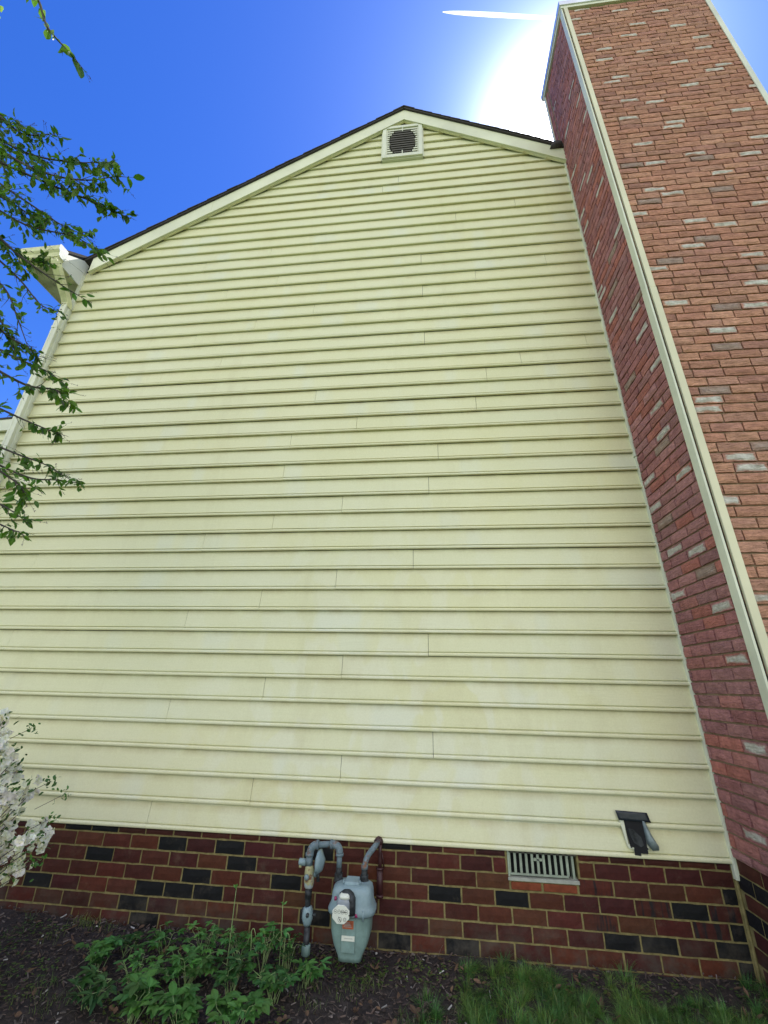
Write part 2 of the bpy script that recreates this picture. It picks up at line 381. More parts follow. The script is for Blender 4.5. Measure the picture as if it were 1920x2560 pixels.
# sheathing behind the siding
g = MB(); zc = SZ + .004
g.prism([(XL + .01, .004, zc), (XR, .004, zc), (XR, .004, zr(XR, .1)), (RX, .004, zr(RX, .1)), (XL + .01, .004, zr(XL, .1))], (0, .116, 0))
g.build('wall', M['core'], house)
# the house body behind the gable wall
g = MB(); g.prism([(XL + .02, .12, -.3), (3.8, .12, -.3), (3.8, .12, 6.0), (RX, .12, 8.6), (XL + .02, .12, 6.1)], (0, 7.6, 0)); g.build('body', M['white'], house)

# corner trims (J channels)
g = MB()
g.box(XL - .018, XL + .022, -.028, .03, SZ - .03, 6.14); g.box(XL - .018, XL + .004, -.034, -.0282, SZ - .03, 6.14)
g.build('corner_trim', M['trim'], house, bevel=.003)
g = MB()
g.box(XR - .022, XR + .004, -.030, -.001, 3.30, zr(XR, .02)); g.box(XR - .020, XR + .010, -.034, -.0308, 3.30, zr(XR, .02))
g.box(XR - .016, XR + .010, -.031, -.001, .445, 3.296); g.box(XR - .012, XR + .014, -.036, -.0318, .445, 3.296)
g.build('corner_trim', M['trim'], house, bevel=.002)

# rake boards, each a part
def rake(side):
    g = MB(); x0 = RX; x1 = XL + .085 if side < 0 else XR - .004
    cuts = [x0, x1] if side > 0 else [x0, -2.72, x1]
    for i in range(len(cuts) - 1):
        a, b = cuts[i], cuts[i + 1]; y = -.062 - .002 * i
        if side < 0 and i == 0: b += .0
        lo = .0
        g.prism([(a, y, zr(a)), (b, y, zr(b)), (b, y, zr(b, .236)), (a, y, zr(a, .236))], (0, .030, 0))
        # upper and lower lips of the wrapped trim
        g.prism([(a, y - .006, zr(a, -.004)), (b, y - .006, zr(b, -.004)), (b, y - .006, zr(b, .012)), (a, y - .006, zr(a, .012))], (0, .0055, 0))
    g.build('rake_board', M['rake'], house, bevel=.002)
    g = MB(); g.prism([(x0, -.048, zr(x0, -.012)), (x1, -.048, zr(x1, -.012)), (x1, -.048, zr(x1, .01)), (x0, -.048, zr(x0, .01))], (0, .022, 0)); g.build('rake_channel', M['siding'], house)
rake(-1); rake(1)

# roof: shingle courses as thin steps along the slope
def roof():
    g = MB()
    for side in (-1, 1):
        xe = -4.36 if side < 0 else 3.95
        d = Vector((side, 0, -RS)).normalized(); up = Vector((0, 0, 1)); n = Vector((side * RS, 0, 1)).normalized()
        p0 = Vector((RX, 0, zr(RX, .240))); Ln = abs(xe - RX) / abs(d.x)
        def q(s, h, y): v = p0 + d * s + n * h; return (v.x, y, v.z)
        ystart = -.084
        if True:
            g.hexa([q(0, 0, ystart), q(Ln, 0, ystart), q(Ln, 0, 7.9), q(0, 0, 7.9), q(0, .02, ystart), q(Ln, .02, ystart), q(Ln, .02, 7.9), q(0, .02, 7.9)])
        c = int(Ln / .145)
        for i in range(c + 1):
            s0 = i * .145; s1 = min(Ln + .012, s0 + .15); yo = ystart - .008 - random.uniform(0, .006)
            g.hexa([q(s0, .0205, yo), q(s1, .0205, yo), q(s1, .0205, 7.92), q(s0, .0205, 7.92), q(s0, .026, yo), q(s1, .035, yo), q(s1, .035, 7.92), q(s0, .026, 7.92)])
    o = g.build('roof', M['shingle'], house)
    g = MB(); y = -.084
    for i in range(26):
        y0 = y + i * .3; g.prism([(RX - .15, y0 - .012, zr(RX, .236) - .062), (RX, y0 - .012, zr(RX, .236) + .036), (RX + .15, y0 - .012, zr(RX, .236) - .062), (RX + .15, y0 - .012, zr(RX, .236) - .047), (RX, y0 - .012, zr(RX, .236) + .050), (RX - .15, y0 - .012, zr(RX, .236) - .047)], (0, .29, 0))
    g.build('ridge_cap', M['shingle'], o)
roof()
# lead boot where the roof meets the chimney
g = MB(); g.loft([(XR - .10, -.06, 7.66, .075, .05, 2.2), (XR - .08, -.06, 7.74, .07, .05, 2.2), (XR - .05, -.05, 7.79, .03, .03, 2)], 16); g.build('flashing', M['shingle'], house, True)

# gable vent
def gable_vent():
    x0, x1, z0, z1 = -.505, .030, 7.868, 8.575
    f = MB(); y0, y1 = -.058, -.012; w_ = .052
    f.box(x0, x0 + w_, y0, y1, z0, z1); f.box(x1 - w_, x1, y0, y1, z0, z1)
    f.box(x0 + w_, x1 - w_, y0, y1, z0, z0 + w_); f.box(x0 + w_, x1 - w_, y0, y1, z1 - w_, z1)
    f.box(x0 + w_ , x0 + w_ + .014, y0 + .012, y1 , z0 + w_, z1 - w_); f.box(x1 - w_ - .014, x1 - w_, y0 + .012, y1, z0 + w_, z1 - w_)
    f.box(x0 - .014, x0 - .0005, y0 + .02, -.001, z0 - .014, z1 + .010); f.box(x1 + .0005, x1 + .014, y0 + .02, -.001, z0 - .014, z1 + .010)
    f.box(x0 - .014, x1 + .014, y0 + .022, -.001, z0 - .014, z0 - .0005)
    v = f.build('gable_vent', M['trim'], house, bevel=.003)
    a, b = x0 + w_ + .014, x1 - w_ - .014; n = 12; H = z1 - z0 - 2 * w_; mxm = (x0 + x1) / 2
    d = MB(); d.box(a, b, y1 - .012, y1 - .006, z0 + w_, z1 - w_); d.build('opening', M['dark'], v)
    l = MB(); so = MB()
    for i in range(n):
        z = z0 + w_ + H * (i + .10) / n; tz = abs((i + .5) / n * 2 - .98); hw = .165 * (1 - tz ** 2.6) ** .6 if tz < .93 and 0 < i < n - 1 else 0
        cuts = [(a, b, l)] if hw < .02 else [(a, mxm - hw - random.uniform(0, .02), l), (mxm - hw, mxm + hw, so), (mxm + hw + random.uniform(0, .015), b, l)]
        for p, q, tgt in cuts:
            tgt.hexa([(p, y0 + .010, z), (q, y0 + .010, z), (q, y1 - .0125, z + .016), (p, y1 - .0125, z + .016), (p, y0 + .010, z + .023), (q, y0 + .010, z + .023), (q, y1 - .0125, z + .036), (p, y1 - .0125, z + .036)])
    for zz in (z0 + w_, z1 - w_ - .085): l.box(mxm - .006, mxm + .006, y0 + .004, y0 + .0095, zz, zz + .085)
    l.build('louvre', M['trim'], v); so.build('soiled_louvre', M['mesh'], v)
gable_vent()

# ------------------------------------------------------------ brick generators
def brick_face(g, O, U, V, Nn, u0, u1, v0, v1, depth, col, amp, nu=7, nv=3, m=0, seed=0.):
    O, U, V, Nn = Vector(O), Vector(U), Vector(V), Vector(Nn); base = len(g.v); sx = random.uniform(-50, 50)
    ch = .0035; tilt = random.uniform(-1, 1) * amp * .25
    for j in range(nv + 1):
        for i in range(nu + 1):
            fu, fv = i / nu, j / nv; edge = i in (0, nu) or j in (0, nv)
            u = u0 + (u1 - u0) * fu; v = v0 + (v1 - v0) * fv
            if edge:
                u += random.uniform(-1, 1) * .0012; v += random.uniform(-1, 1) * .0012 * (1. if amp > .003 else 1.5)
            h = depth + amp * noise.noise((sx + u * 9, v * 26, seed)) + amp * .7 * noise.noise((sx + u * 24, v * 60, seed + 5)) + tilt * (fv - .5)
            if edge: h -= ch
            g.v.append(tuple(O + U * u + V * v + Nn * h))
    W_ = nu + 1
    for j in range(nv):
        for i in range(nu):
            a = base + j * W_ + i
            uv = [(i / nu, j / nv), ((i + 1) / nu, j / nv), ((i + 1) / nu, (j + 1) / nv), (i / nu, (j + 1) / nv)]
            g.face((a, a + 1, a + W_ + 1, a + W_), col, m, uv)
    ring = [base + i for i in range(nu)] + [base + j * W_ + nu for j in range(nv)] + [base + nv * W_ + nu - i for i in range(nu)] + [base + (nv - j) * W_ for j in range(nv)]
    rv = len(g.v)
    for r in ring:
        p = Vector(g.v[r]); d = (p - O).dot(Nn); g.v.append(tuple(p - Nn * (d + .004)))
    k = len(ring)
    for i in range(k):
        j = (i + 1) % k; g.face((ring[j], ring[i], rv + i, rv + j), (*[c * .9 for c in col[:3]], 0), m, [(0, 0)] * 4)

def clad(name, parent, O, U, V, Nn, width, vlo, vhi, pitch, vph, jp, whites, greys, palette, depth, amp, gap=.0125):
    """whites / greys: (u, v) centres; courses run up from vlo to vhi."""
    g = MB(); rows = {}
    for (u, v) in whites: rows.setdefault(math.floor((v - vph) / pitch), []).append((u, .95))
    for (u, v) in greys: rows.setdefault(math.floor((v - vph) / pitch), []).append((u, -1))
    r0, r1 = math.floor((vlo - vph) / pitch), math.floor((vhi - vph) / pitch)
    off = .3 * jp; seq = (.5, .5, .36, .62, .5, .44)
    for r in range(r0, r1 + 1):
        v0 = max(vlo, vph + r * pitch + gap / 2); v1 = min(vhi, vph + (r + 1) * pitch - gap / 2)
        if v1 - v0 < .012: continue
        off = (off + jp * seq[r % 6]) % jp; sp_ = rows.get(r, [])
        if sp_: off = (sp_[0][0] - jp / 2) % jp
        u = off - jp
        while u < width:
            a, b = max(0, u + gap / 2 * .8), min(width, u + jp - gap / 2 * .8)
            if b - a > .012:
                c = random.choice(palette); k = random.uniform(.86, 1.14); al = 0.
                c = [x * k for x in c]
                for (us, kind) in sp_:
                    if a - .03 <= us <= b + .03 and abs(us - (u + jp / 2)) < jp * .5:
                        if kind > 0: al = 1.
                        else: c = [.37, .245, .19]; al = .18
                brick_face(g, O, U, V, Nn, a, b, v0, v1, depth + random.uniform(-.0015, .0015), (*c, al), amp, 7 if b - a > .1 else 4, 3)
            u += jp
    return g.build(name, M['brick'], parent)

# ============================================================ CHIMNEY
CX0, CX1, CF, CB, CT = 1.772, 3.355, -.735, .10, 9.28
ch = MB(); ch.box(CX0, CX1, CF, CB, .56, CT - .04); chim = ch.build('chimney', M['mortar2'], house)
PF = [(.53, .272, .178), (.56, .297, .190), (.52, .258, .170), (.57, .308, .200), (.52, .282, .195), (.47, .240, .172)]
WF = [(1.989,9.11),(2.396,8.919),(2.819,8.812),(1.852,8.873),(2.522,8.593),(1.914,8.461),(2.377,8.355),(2.073,8.135),(2.475,7.978),(2.036,7.898),(2.139,7.511),(2.032,7.427),(2.136,7.046),(2.371,6.958),(2.073,6.734),(2.926,8.429),(3.093,8.107),(3.061,7.875),(2.759,7.656),(3.161,7.477),(3.049,7.398),(2.749,7.184),(3.279,7.013),(3.092,6.705),(2.475,6.569),(2.435,6.482),(3.124,6.24),(2.12,6.265),(2.523,6.094),(2.976,6.008),(2.066,5.955),(2.684,5.789),(2.07,5.645),(2.204,5.562),(3.002,5.624),(2.875,5.313),(1.913,5.337),(2.303,5.174),(2.512,5.095),(2.206,4.863),(2.609,4.708),(1.871,4.629),(2.553,4.396),(1.939,4.245),(2.483,4.162),(2.187,3.931),(1.935,3.318),(1.91,3.24),(2.009,2.857),(2.058,2.788),(1.825,2.549),(1.816,1.928),(2.6,3.6),(2.9,2.9),(2.4,2.2),(3.1,1.7),(2.1,1.2)]
GF = [(1.96,6.02),(2.60,6.00),(2.0,5.46),(2.34,4.95),(1.95,4.70),(2.38,4.15),(2.7,4.55),(2.68,5.50),(2.18,3.78),(2.0,3.44),(2.2,2.97)]
clad('brick_panel', chim, (CX0, CF, 0), (1, 0, 0), (0, 0, 1), (0, -1, 0), CX1 - CX0, .57, CT - .16, .0760, 2.833, .2035, [(x - CX0, z) for x, z in WF], [(x - CX0, z) for x, z in GF], PF, .014, .0050)
PS = [(.47, .21, .195), (.43, .20, .195), (.50, .215, .185), (.42, .21, .20), (.46, .225, .21), (.50, .19, .15), (.43, .185, .175)]
WS = [(-.511,7.891),(-.601,7.494),(-.634,7.148),(-.23,7.696),(-.053,8.504),(-.148,6.987),(-.426,6.491),(-.269,6.594),(-.521,6.115),(-.093,6.305),(-.095,6.053),(-.202,5.65),(-.619,5.317),(-.066,5.189),(-.108,5.101),(-.212,4.708),(-.526,4.382),(-.532,4.148),(-.208,3.934),(-.615,3.762),(-.457,3.461),(-.456,3.239),(-.13,3.019),(-.556,2.85),(-.117,2.791),(-.228,2.408),(-.466,2.315),(-.138,2.1),(-.562,1.932),(-.558,1.621),(-.509,1.158),(-.299,.712)]
GS = [(-.4, 3.15), (-.28, 3.9), (-.5, 2.15), (-.3, 4.9), (-.45, 5.2), (-.2, 2.65), (-.6, 4.5)]
clad('brick_panel', chim, (CX0, -.04, 0), (0, -1, 0), (0, 0, 1), (-1, 0, 0), -CF - .04, .56, CT - .16, .0765, 1.603, .212, [(-y - .04, z) for y, z in WS], [(-y - .04, z) for y, z in GS], PS, .013, .0048)
clad('brick_panel', chim, (CX0, CB, 0), (0, -1, 0), (0, 0, 1), (-1, 0, 0), CB - .003, 7.75, CT - .16, .0765, 1.603, .212, [], [], PS, .010, .004)
# corner and cap trims
y = CF
def ctrim(z0, z1, o):
    g = MB(); g.box(CX0 + .001 - o, CX0 + .045, y - .034 - o, y - .0145 - o, z0, z1); g.build('corner_trim', M['bounce_trim'], chim, bevel=.003)  # front leg tinted warmer: bounce light put into the trim colour
    g = MB(); g.box(CX0 - .027 - o, CX0 - .0130 - o, y - .026 - o, y + .012, z0, z1); g.box(CX0 - .021 - o, CX0 - .0125 - o, y + .0155, y + .044, z0, z1)
    g.build('corner_trim_side', M['trim'], chim, bevel=.002)
    g = MB(); g.box(CX0 - .0128 - o, CX0 + .0008 - o, y - .010 - o, y - .002, z0, z1); g.build('corner_gap_shade', M['dark'], chim)  # dark strip standing in for the shadow in the groove
ctrim(4.40, CT - .14, 0); ctrim(.55, 4.396, .004)
g = MB(); g.box(CX0 - .022, CX0 - .010, CB - .03, CB + .01, 7.7, CT - .14); g.box(CX1 - .03, CX1 + .022, y - .022, y - .0125, .55, CT - .14); g.box(CX1 + .003, CX1 + .022, y - .012, y + .05, .55, CT - .14)
g.build('edge_trim', M['trim'], chim, bevel=.002)
g = MB()
g.box(CX0 - .045, CX1 + .045, CF - .045, CB + .045, CT - .085, CT + .01); g.build('cap', M['cap'], chim, bevel=.004)
g = MB(); g.box(CX0 - .030, CX1 + .030, CF - .032, CB + .030, CT - .135, CT - .0855); g.build('cap_moulding', M['trim'], chim, bevel=.003)

# ============================================================ FOUNDATION
FPR = [(.072, .020, .012), (.061, .016, .011), (.081, .023, .013), (.054, .014, .011), (.092, .030, .015)]
BLK = [(-2.274,.349),(-1.765,.435),(-1.356,.431),(-1.254,.353),(-1.561,.267),(-.956,.267),(-2.678,.182),(-1.853,.183),(-1.652,.188),(-1.455,.186),(-1.962,.103),(-1.872,.019),(-.698,.436),(-.715,.103),(.461,.274),(1.471,.278),(1.065,.116),(1.269,.118),(1.716,.363),(1.716,.196),(1.666,.114),(1.715,.033),(.054,.245),(.154,.022),(-.237,.506),(-.7,.429),(-.932,.263),(-.239,.02),(-2.437,.492),(-2.271,.497),(-3.4,.35),(-3.9,.2),(-3.1,.1)]
HLF = [(.955,.357),(1.265,.277),(1.664,.277),(.966,.187),(1.57,.202)]
def rowof(z): return math.floor((.4785 - z) / .0815)
def foundation():
    mo = MB(); vx0, vx1, vz0 = .448, .868, .372
    mo.box(XL + .02, vx0, .0, .14, -.3, SZ + .012); mo.box(vx1, XR + .004, .0, .14, -.3, SZ + .012); mo.box(vx0, vx1, .0, .14, -.3, vz0)
    root = mo.build('foundation', M['mortar'], house)
    g = MB(); blk = [(x, rowof(z)) for x, z in BLK]; hlf = [(x, rowof(z)) for x, z in HLF]
    for r in range(-1, 7):
        z1 = .4785 - r * .0815 - .005; z0 = z1 - .0815 + .010
        z1 = min(z1, .514)
        ph = (1.577 if r % 2 == 0 else 1.470) - .0
        u = ph - 30 * .203
        while u < XR:
            a, b = u + .005 + random.uniform(-.001, .001), u + .198 + random.uniform(-.001, .001)
            if u + .203 > XR - .02: b = XR - .022
            if u + .203 < XL + .1: u += .203; continue
            segs = [(a, b)]
            if r <= 0:
                segs = [(p, q) for p, q in ((a, min(b, vx0 - .012)), (max(a, vx1 + .012), b)) if q - p > .02]
            if r == 1: segs = [(p, q) for p, q in ((a, min(b, vx0 + .005)), (max(a, vx1 - .005), b)) if q - p > .02] if (b > vx0 and a < vx1) else segs
            for p, q in segs:
                c = [x * random.uniform(.85, 1.15) for x in random.choice(FPR)]; al = 0.
                for x, rr in blk:
                    if rr == r and p - .004 <= x <= q + .004: c = [.008, .0085, .009]
                for x, rr in hlf:
                    if rr == r and p <= x <= q: al = 1.
                if q - p > .015: brick_face(g, (0, 0, 0), (1, 0, 0), (0, 0, 1), (0, -1, 0), p, q, z0, z1, .006 + random.uniform(-.0012, .0012), (*c, al), .0018, 4, 2)
            u += .203
    # side of the chimney base
    cb = MB(); cb.box(XR + .004, CX1 - .02, CF + .03, .0, -.3, .56); o = cb.build('chimney_base', M['mortar'], root)
    for r in range(-1, 7):
        z1 = min(.552, .4785 - r * .0815 - .005); z0 = .4785 - (r + 1) * .0815 + .005; u = .04 if r % 2 else -.06
        while u < .70:
            a, b = max(.014, u + .005), min(.70, u + .198)
            if b - a > .02:
                c = [x * random.uniform(.85, 1.2) for x in random.choice(FPR)]
                if (r in (0,) and u < .2) or (r == 2) or random.random() < .12: c = [.012, .011, .013]
                brick_face(g, (XR + .004, 0, 0), (0, -1, 0), (0, 0, 1), (-1, 0, 0), a, b, z0, z1, .006, (*c, 0), .0018, 4, 2)
            u += .203
    g.build('brickwork', M['fbrick'], root)
    # crumbly mortar fillet in the inside corner
    f = MB(); pts = [(XR - .004 + .006 * noise.noise((i * .7, 0, 0)), -.004, -.1 + i * .05) for i in range(12)]
    f.tube(pts, .009, 7); f.build('corner_mortar', M['mortar'], root, True)
    # crawl-space vent
    v = MB(); y0, y1 = .004, .016; x0, x1, z0, z1 = .462, .842, .392, .530
    v.box(x0 - .012, x0 - .001, y0 - .006, .06, z0 - .008, z1); v.box(x1 - .002, x1 + .012, y0 + .008, .06, z0 - .008, z1)
    v.box(x0, x1 - .03, y0 - .002, y1 - .004, z0, z0 + .010)
    n = 10; W_ = (x1 - .03 - x0) / n
    for i in range(n + 1):
        xx = x0 + i * W_; v.box(xx - .0075 + .0075 * (i == 0), xx + .0075, y0, y1, z0 + .0102, z1)
    xm = x0 + 5 * W_; v.box(xm - W_ + .009, xm - .0088, y0 + .001, y1, z0 + .075, z0 + .089); v.box(xm + .0088, xm + W_ - .009, y0 + .001, y1, z0 + .075, z0 + .089)
    vo = v.build('crawl_space_vent', M['galv'], root, bevel=.001)
    k = MB(); k.tube([(xm, y0 - .004, z0 + .082), (xm, y0, z0 + .082)], .005, 8); k.build('screw', M['iron'], vo)
    k = MB(); k.box(x0 - .012, x1 + .012, .062, .066, z0 - .01, SZ + .04); k.build('void', M['dark'], vo)
    s_ = MB(); s_.hexa([(vx0 - .002, -.010, .366), (vx1 + .002, -.010, .366), (vx1 + .002, .05, .366), (vx0 - .002, .05, .366), (vx0 - .002, -.008, .381), (vx1 + .002, -.008, .384), (vx1 + .002, .05, .388), (vx0 - .002, .05, .388)]); s_.build('sill', M['conc'], root, bevel=.002)
    s_ = MB()
    for a, b in ((.462, .640), (.655, .850)): s_.box(a, b, -.007, .002, .322, .360)
    s_.build('rowlock', M['obrick'], root, bevel=.003)
foundation()

# ============================================================ BROKEN EXHAUST VENT in the siding
def exhaust():
    r = MB(); y = -.029
    # cream backing bracket, left and lower edge
    r.prism([(1.150, y, .724), (1.176, y, .724), (1.184, y, .590), (1.215, y, .590), (1.215, y, .566), (1.186, y, .566), (1.176, y, .580)], (0, .012, 0))
    r.prism([(1.278, y, .715), (1.296, y, .715), (1.304, y, .575), (1.290, y, .562), (1.279, y, .562)], (0, .010, 0))
    root = r.build('exhaust_vent', M['trim'], house, bevel=.0015); root['label'] = 'broken exhaust vent with black tape over its top and a torn grey flap'
    c = MB(); n = 10
    for j in range(5):
        for i in range(n + 1):
            x = 1.134 + (1.322 - 1.134) * i / n + .003 * j; z = .7640 - .0125 * j - .006 * i / n
            c.v.append((x, -.033 - .0010 * j - .0025 * noise.noise((i * .5, j * 1., 0)), z))
    for j in range(4):
        for i in range(n): q = j * (n + 1) + i; c.face((q, q + n + 1, q + n + 2, q + 1))
    o = c.build('tape', M['tape'], root, True); sm = o.modifiers.new('s', 'SOLIDIFY'); sm.thickness = .0015
    c = MB(); c.prism([(1.177, -.0312, .716), (1.288, -.0312, .716), (1.287, -.0362, .548), (1.246, -.0312, .548), (1.246, -.0312, .535), (1.210, -.0312, .538), (1.212, -.0312, .575), (1.191, -.0312, .580)], (0, .004, 0)); c.build('opening', M['dark'], root)
    c = MB(); c.prism([(1.196, -.0335, .672), (1.222, -.0335, .668), (1.262, -.0335, .630), (1.272, -.0335, .590), (1.252, -.0335, .580), (1.215, -.0335, .600), (1.200, -.0335, .640)], (0, .002, .0)); c.build('torn_duct', M['iron'], root)
    c = MB(); a = [(1.284, -.036, .716), (1.298, -.036, .712), (1.318, -.050, .650), (1.342, -.066, .596), (1.340, -.068, .578), (1.308, -.055, .570), (1.290, -.036, .600), (1.286, -.036, .660)]
    base = len(c.v); c.v += a + [(1.303, -.060, .640)]
    for i in range(8): c.face((base + i, base + (i + 1) % 8, base + 8))
    o = c.build('flap', M['flap'], root, True); sm = o.modifiers.new('s', 'SOLIDIFY'); sm.thickness = .0015
    for x, z in ((1.196, .577), (1.290, .573)):
        c = MB(); c.tube([(x, -.034, z), (x, -.024, z)], .0045, 8); c.build('screw', M['black'], root)
exhaust()

# ============================================================ EAVE, GUTTER, DOWNSPOUT at the left corner
def eave():
    x0, x1, zb = -4.70, -4.240, 5.970
    s_ = MB()
    for i in range(8):
        a = -.295 + i * .125; s_.box(x0 + .02, x1 - .004, a + .0012, a + .1238, zb + (.001 if i % 2 else 0.), zb + .02)
    s_.box(x0, x0 + .0195, -.30, .70, zb - .014, zb + .03); s_.box(x0 + .02, x1 - .004, -.312, -.2965, zb - .012, zb + .15)
    e = s_.build('eave', M['gutter'], house, bevel=.0015)
    p = MB(); X = x1
    p.prism([(X, -.002, 5.970), (X, -.300, 5.970), (X, -.300, 6.080), (X, -.1, 6.150), (X, -.002, 6.175)], (-.012, 0, 0))
    p.prism([(X + .001, -.002, 6.179), (X + .001, -.1, 6.154), (X + .001, -.300, 6.084), (X + .001, -.300, 6.152), (X + .001, -.002, 6.400)], (-.013, 0, 0))
    p.prism([(X + .006, -.002, 5.957), (X + .006, -.304, 5.957), (X + .006, -.304, 5.972), (X + .006, -.002, 5.972)], (-.014, 0, 0))
    p.build('end_panel', M['white'], e)
    r = MB(); r.hexa([(x0, -.33, 6.150), (X + .012, -.33, 6.150), (X + .012, .3, 6.72), (x0, .3, 6.72), (x0, -.33, 6.190), (X + .012, -.33, 6.190), (X + .012, .3, 6.76), (x0, .3, 6.76)])
    r.build('shingle_edge', M['shingle'], e)
    # gutter: K profile along X
    prof = [(-.315, 5.992), (-.375, 5.992), (-.392, 6.010), (-.400, 6.050), (-.420, 6.080), (-.424, 6.142), (-.408, 6.150), (-.315, 6.150)]
    g = MB(); g.prism([(-4.735, y, z) for y, z in prof], (.535, 0, 0)); gu = g.build('gutter', M['gutter'], house, bevel=.002)
    g = MB(); g.prism([(-4.199, y * 1.0 - (.004 if y < -.35 else 0), z + (.004 if z > 6.1 else -.003)) for y, z in prof], (.006, 0, 0)); g.build('end_cap', M['cap'], gu, bevel=.001)
    # elbow and downspout, rectangular section
    d = MB()
    def rect(c, t, hx, hy):
        t = Vector(t).normalized(); a = Vector((1, 0, 0)); b = t.cross(a).normalized(); c = Vector(c); return [c + a * hx + b * hy, c - a * hx + b * hy, c - a * hx - b * hy, c + a * hx - b * hy]
    path = [((-4.245, -.362, 5.995), (0, 0, -1)), ((-4.245, -.360, 5.945), (0, .15, -1)), ((-4.243, -.335, 5.900), (0, .8, -1)), ((-4.240, -.115, 5.655), (0, .8, -1)), ((-4.238, -.078, 5.600), (0, .3, -1)), ((-4.238, -.066, 5.540), (0, 0, -1))]
    secs = [rect(c, t, .040, .034) for c, t in path]; n0 = len(d.v)
    for s4 in secs: d.v += [tuple(v) for v in s4]
    for i in range(len(secs) - 1):
        for k in range(4): d.face((n0 + i * 4 + k, n0 + i * 4 + (k + 1) % 4, n0 + (i + 1) * 4 + (k + 1) % 4, n0 + (i + 1) * 4 + k))
    d.face((n0, n0 + 1, n0 + 2, n0 + 3)); d.box(-4.289, -4.201, -.405, -.32, 5.975, 5.990)
    el = MB()
    ds = MB(); xs0, xs1, ya, yb = -4.276, -4.202, -.104, -.036
    # fluted faces
    pl = [(xs0, yb), (xs0, ya), (xs0 + .018, ya), (xs0 + .022, ya + .005), (xs0 + .034, ya + .005), (xs0 + .038, ya), (xs1, ya), (xs1, ya + .018), (xs1 - .005, ya + .022), (xs1 - .005, ya + .040), (xs1, ya + .044), (xs1, yb)]
    ds.prism([(x, y, .15) for x, y in pl], (0, 0, 5.46)); do = ds.build('downspout', M['trim'], house, bevel=.0015)
    d.build('elbow', M['gutter'], do, bevel=.002)
    for z in (5.2, 3.3, 1.4):
        b = MB(); b.box(xs0 - .003, xs1 + .003, ya - .003, -.030, z, z + .03); b.build('strap', M['trim'], do)
eave()
# lower rear wing that shows beside the downspout
g = MB()
for k in range(24):
    z = .35 + k * .155
    g.hexa([(-9.0, .235, z), (-4.25, .235, z), (-4.25, .26, z), (-9.0, .26, z), (-9.0, .245, z + .155), (-4.25, .245, z + .155), (-4.25, .26, z + .155), (-9.0, .26, z + .155)])
wing = g.build('side_wing', M['siding'], house)
g = MB(); g.prism([(-4.25, .20, 4.05), (-9.0, .20, 3.80), (-9.0, .20, 3.95), (-4.25, .20, 4.20)], (0, .03, 0)); g.build('fascia', M['trim'], wing)
g = MB(); g.hexa([(-9.0, .19, 3.95), (-4.25, .19, 4.201), (-4.25, 3., 4.21), (-9., 3., 4.0), (-9.0, .19, 3.97), (-4.25, .19, 4.221), (-4.25, 3., 4.23), (-9., 3., 4.02)]); g.build('wing_roof', M['shingle'], wing)

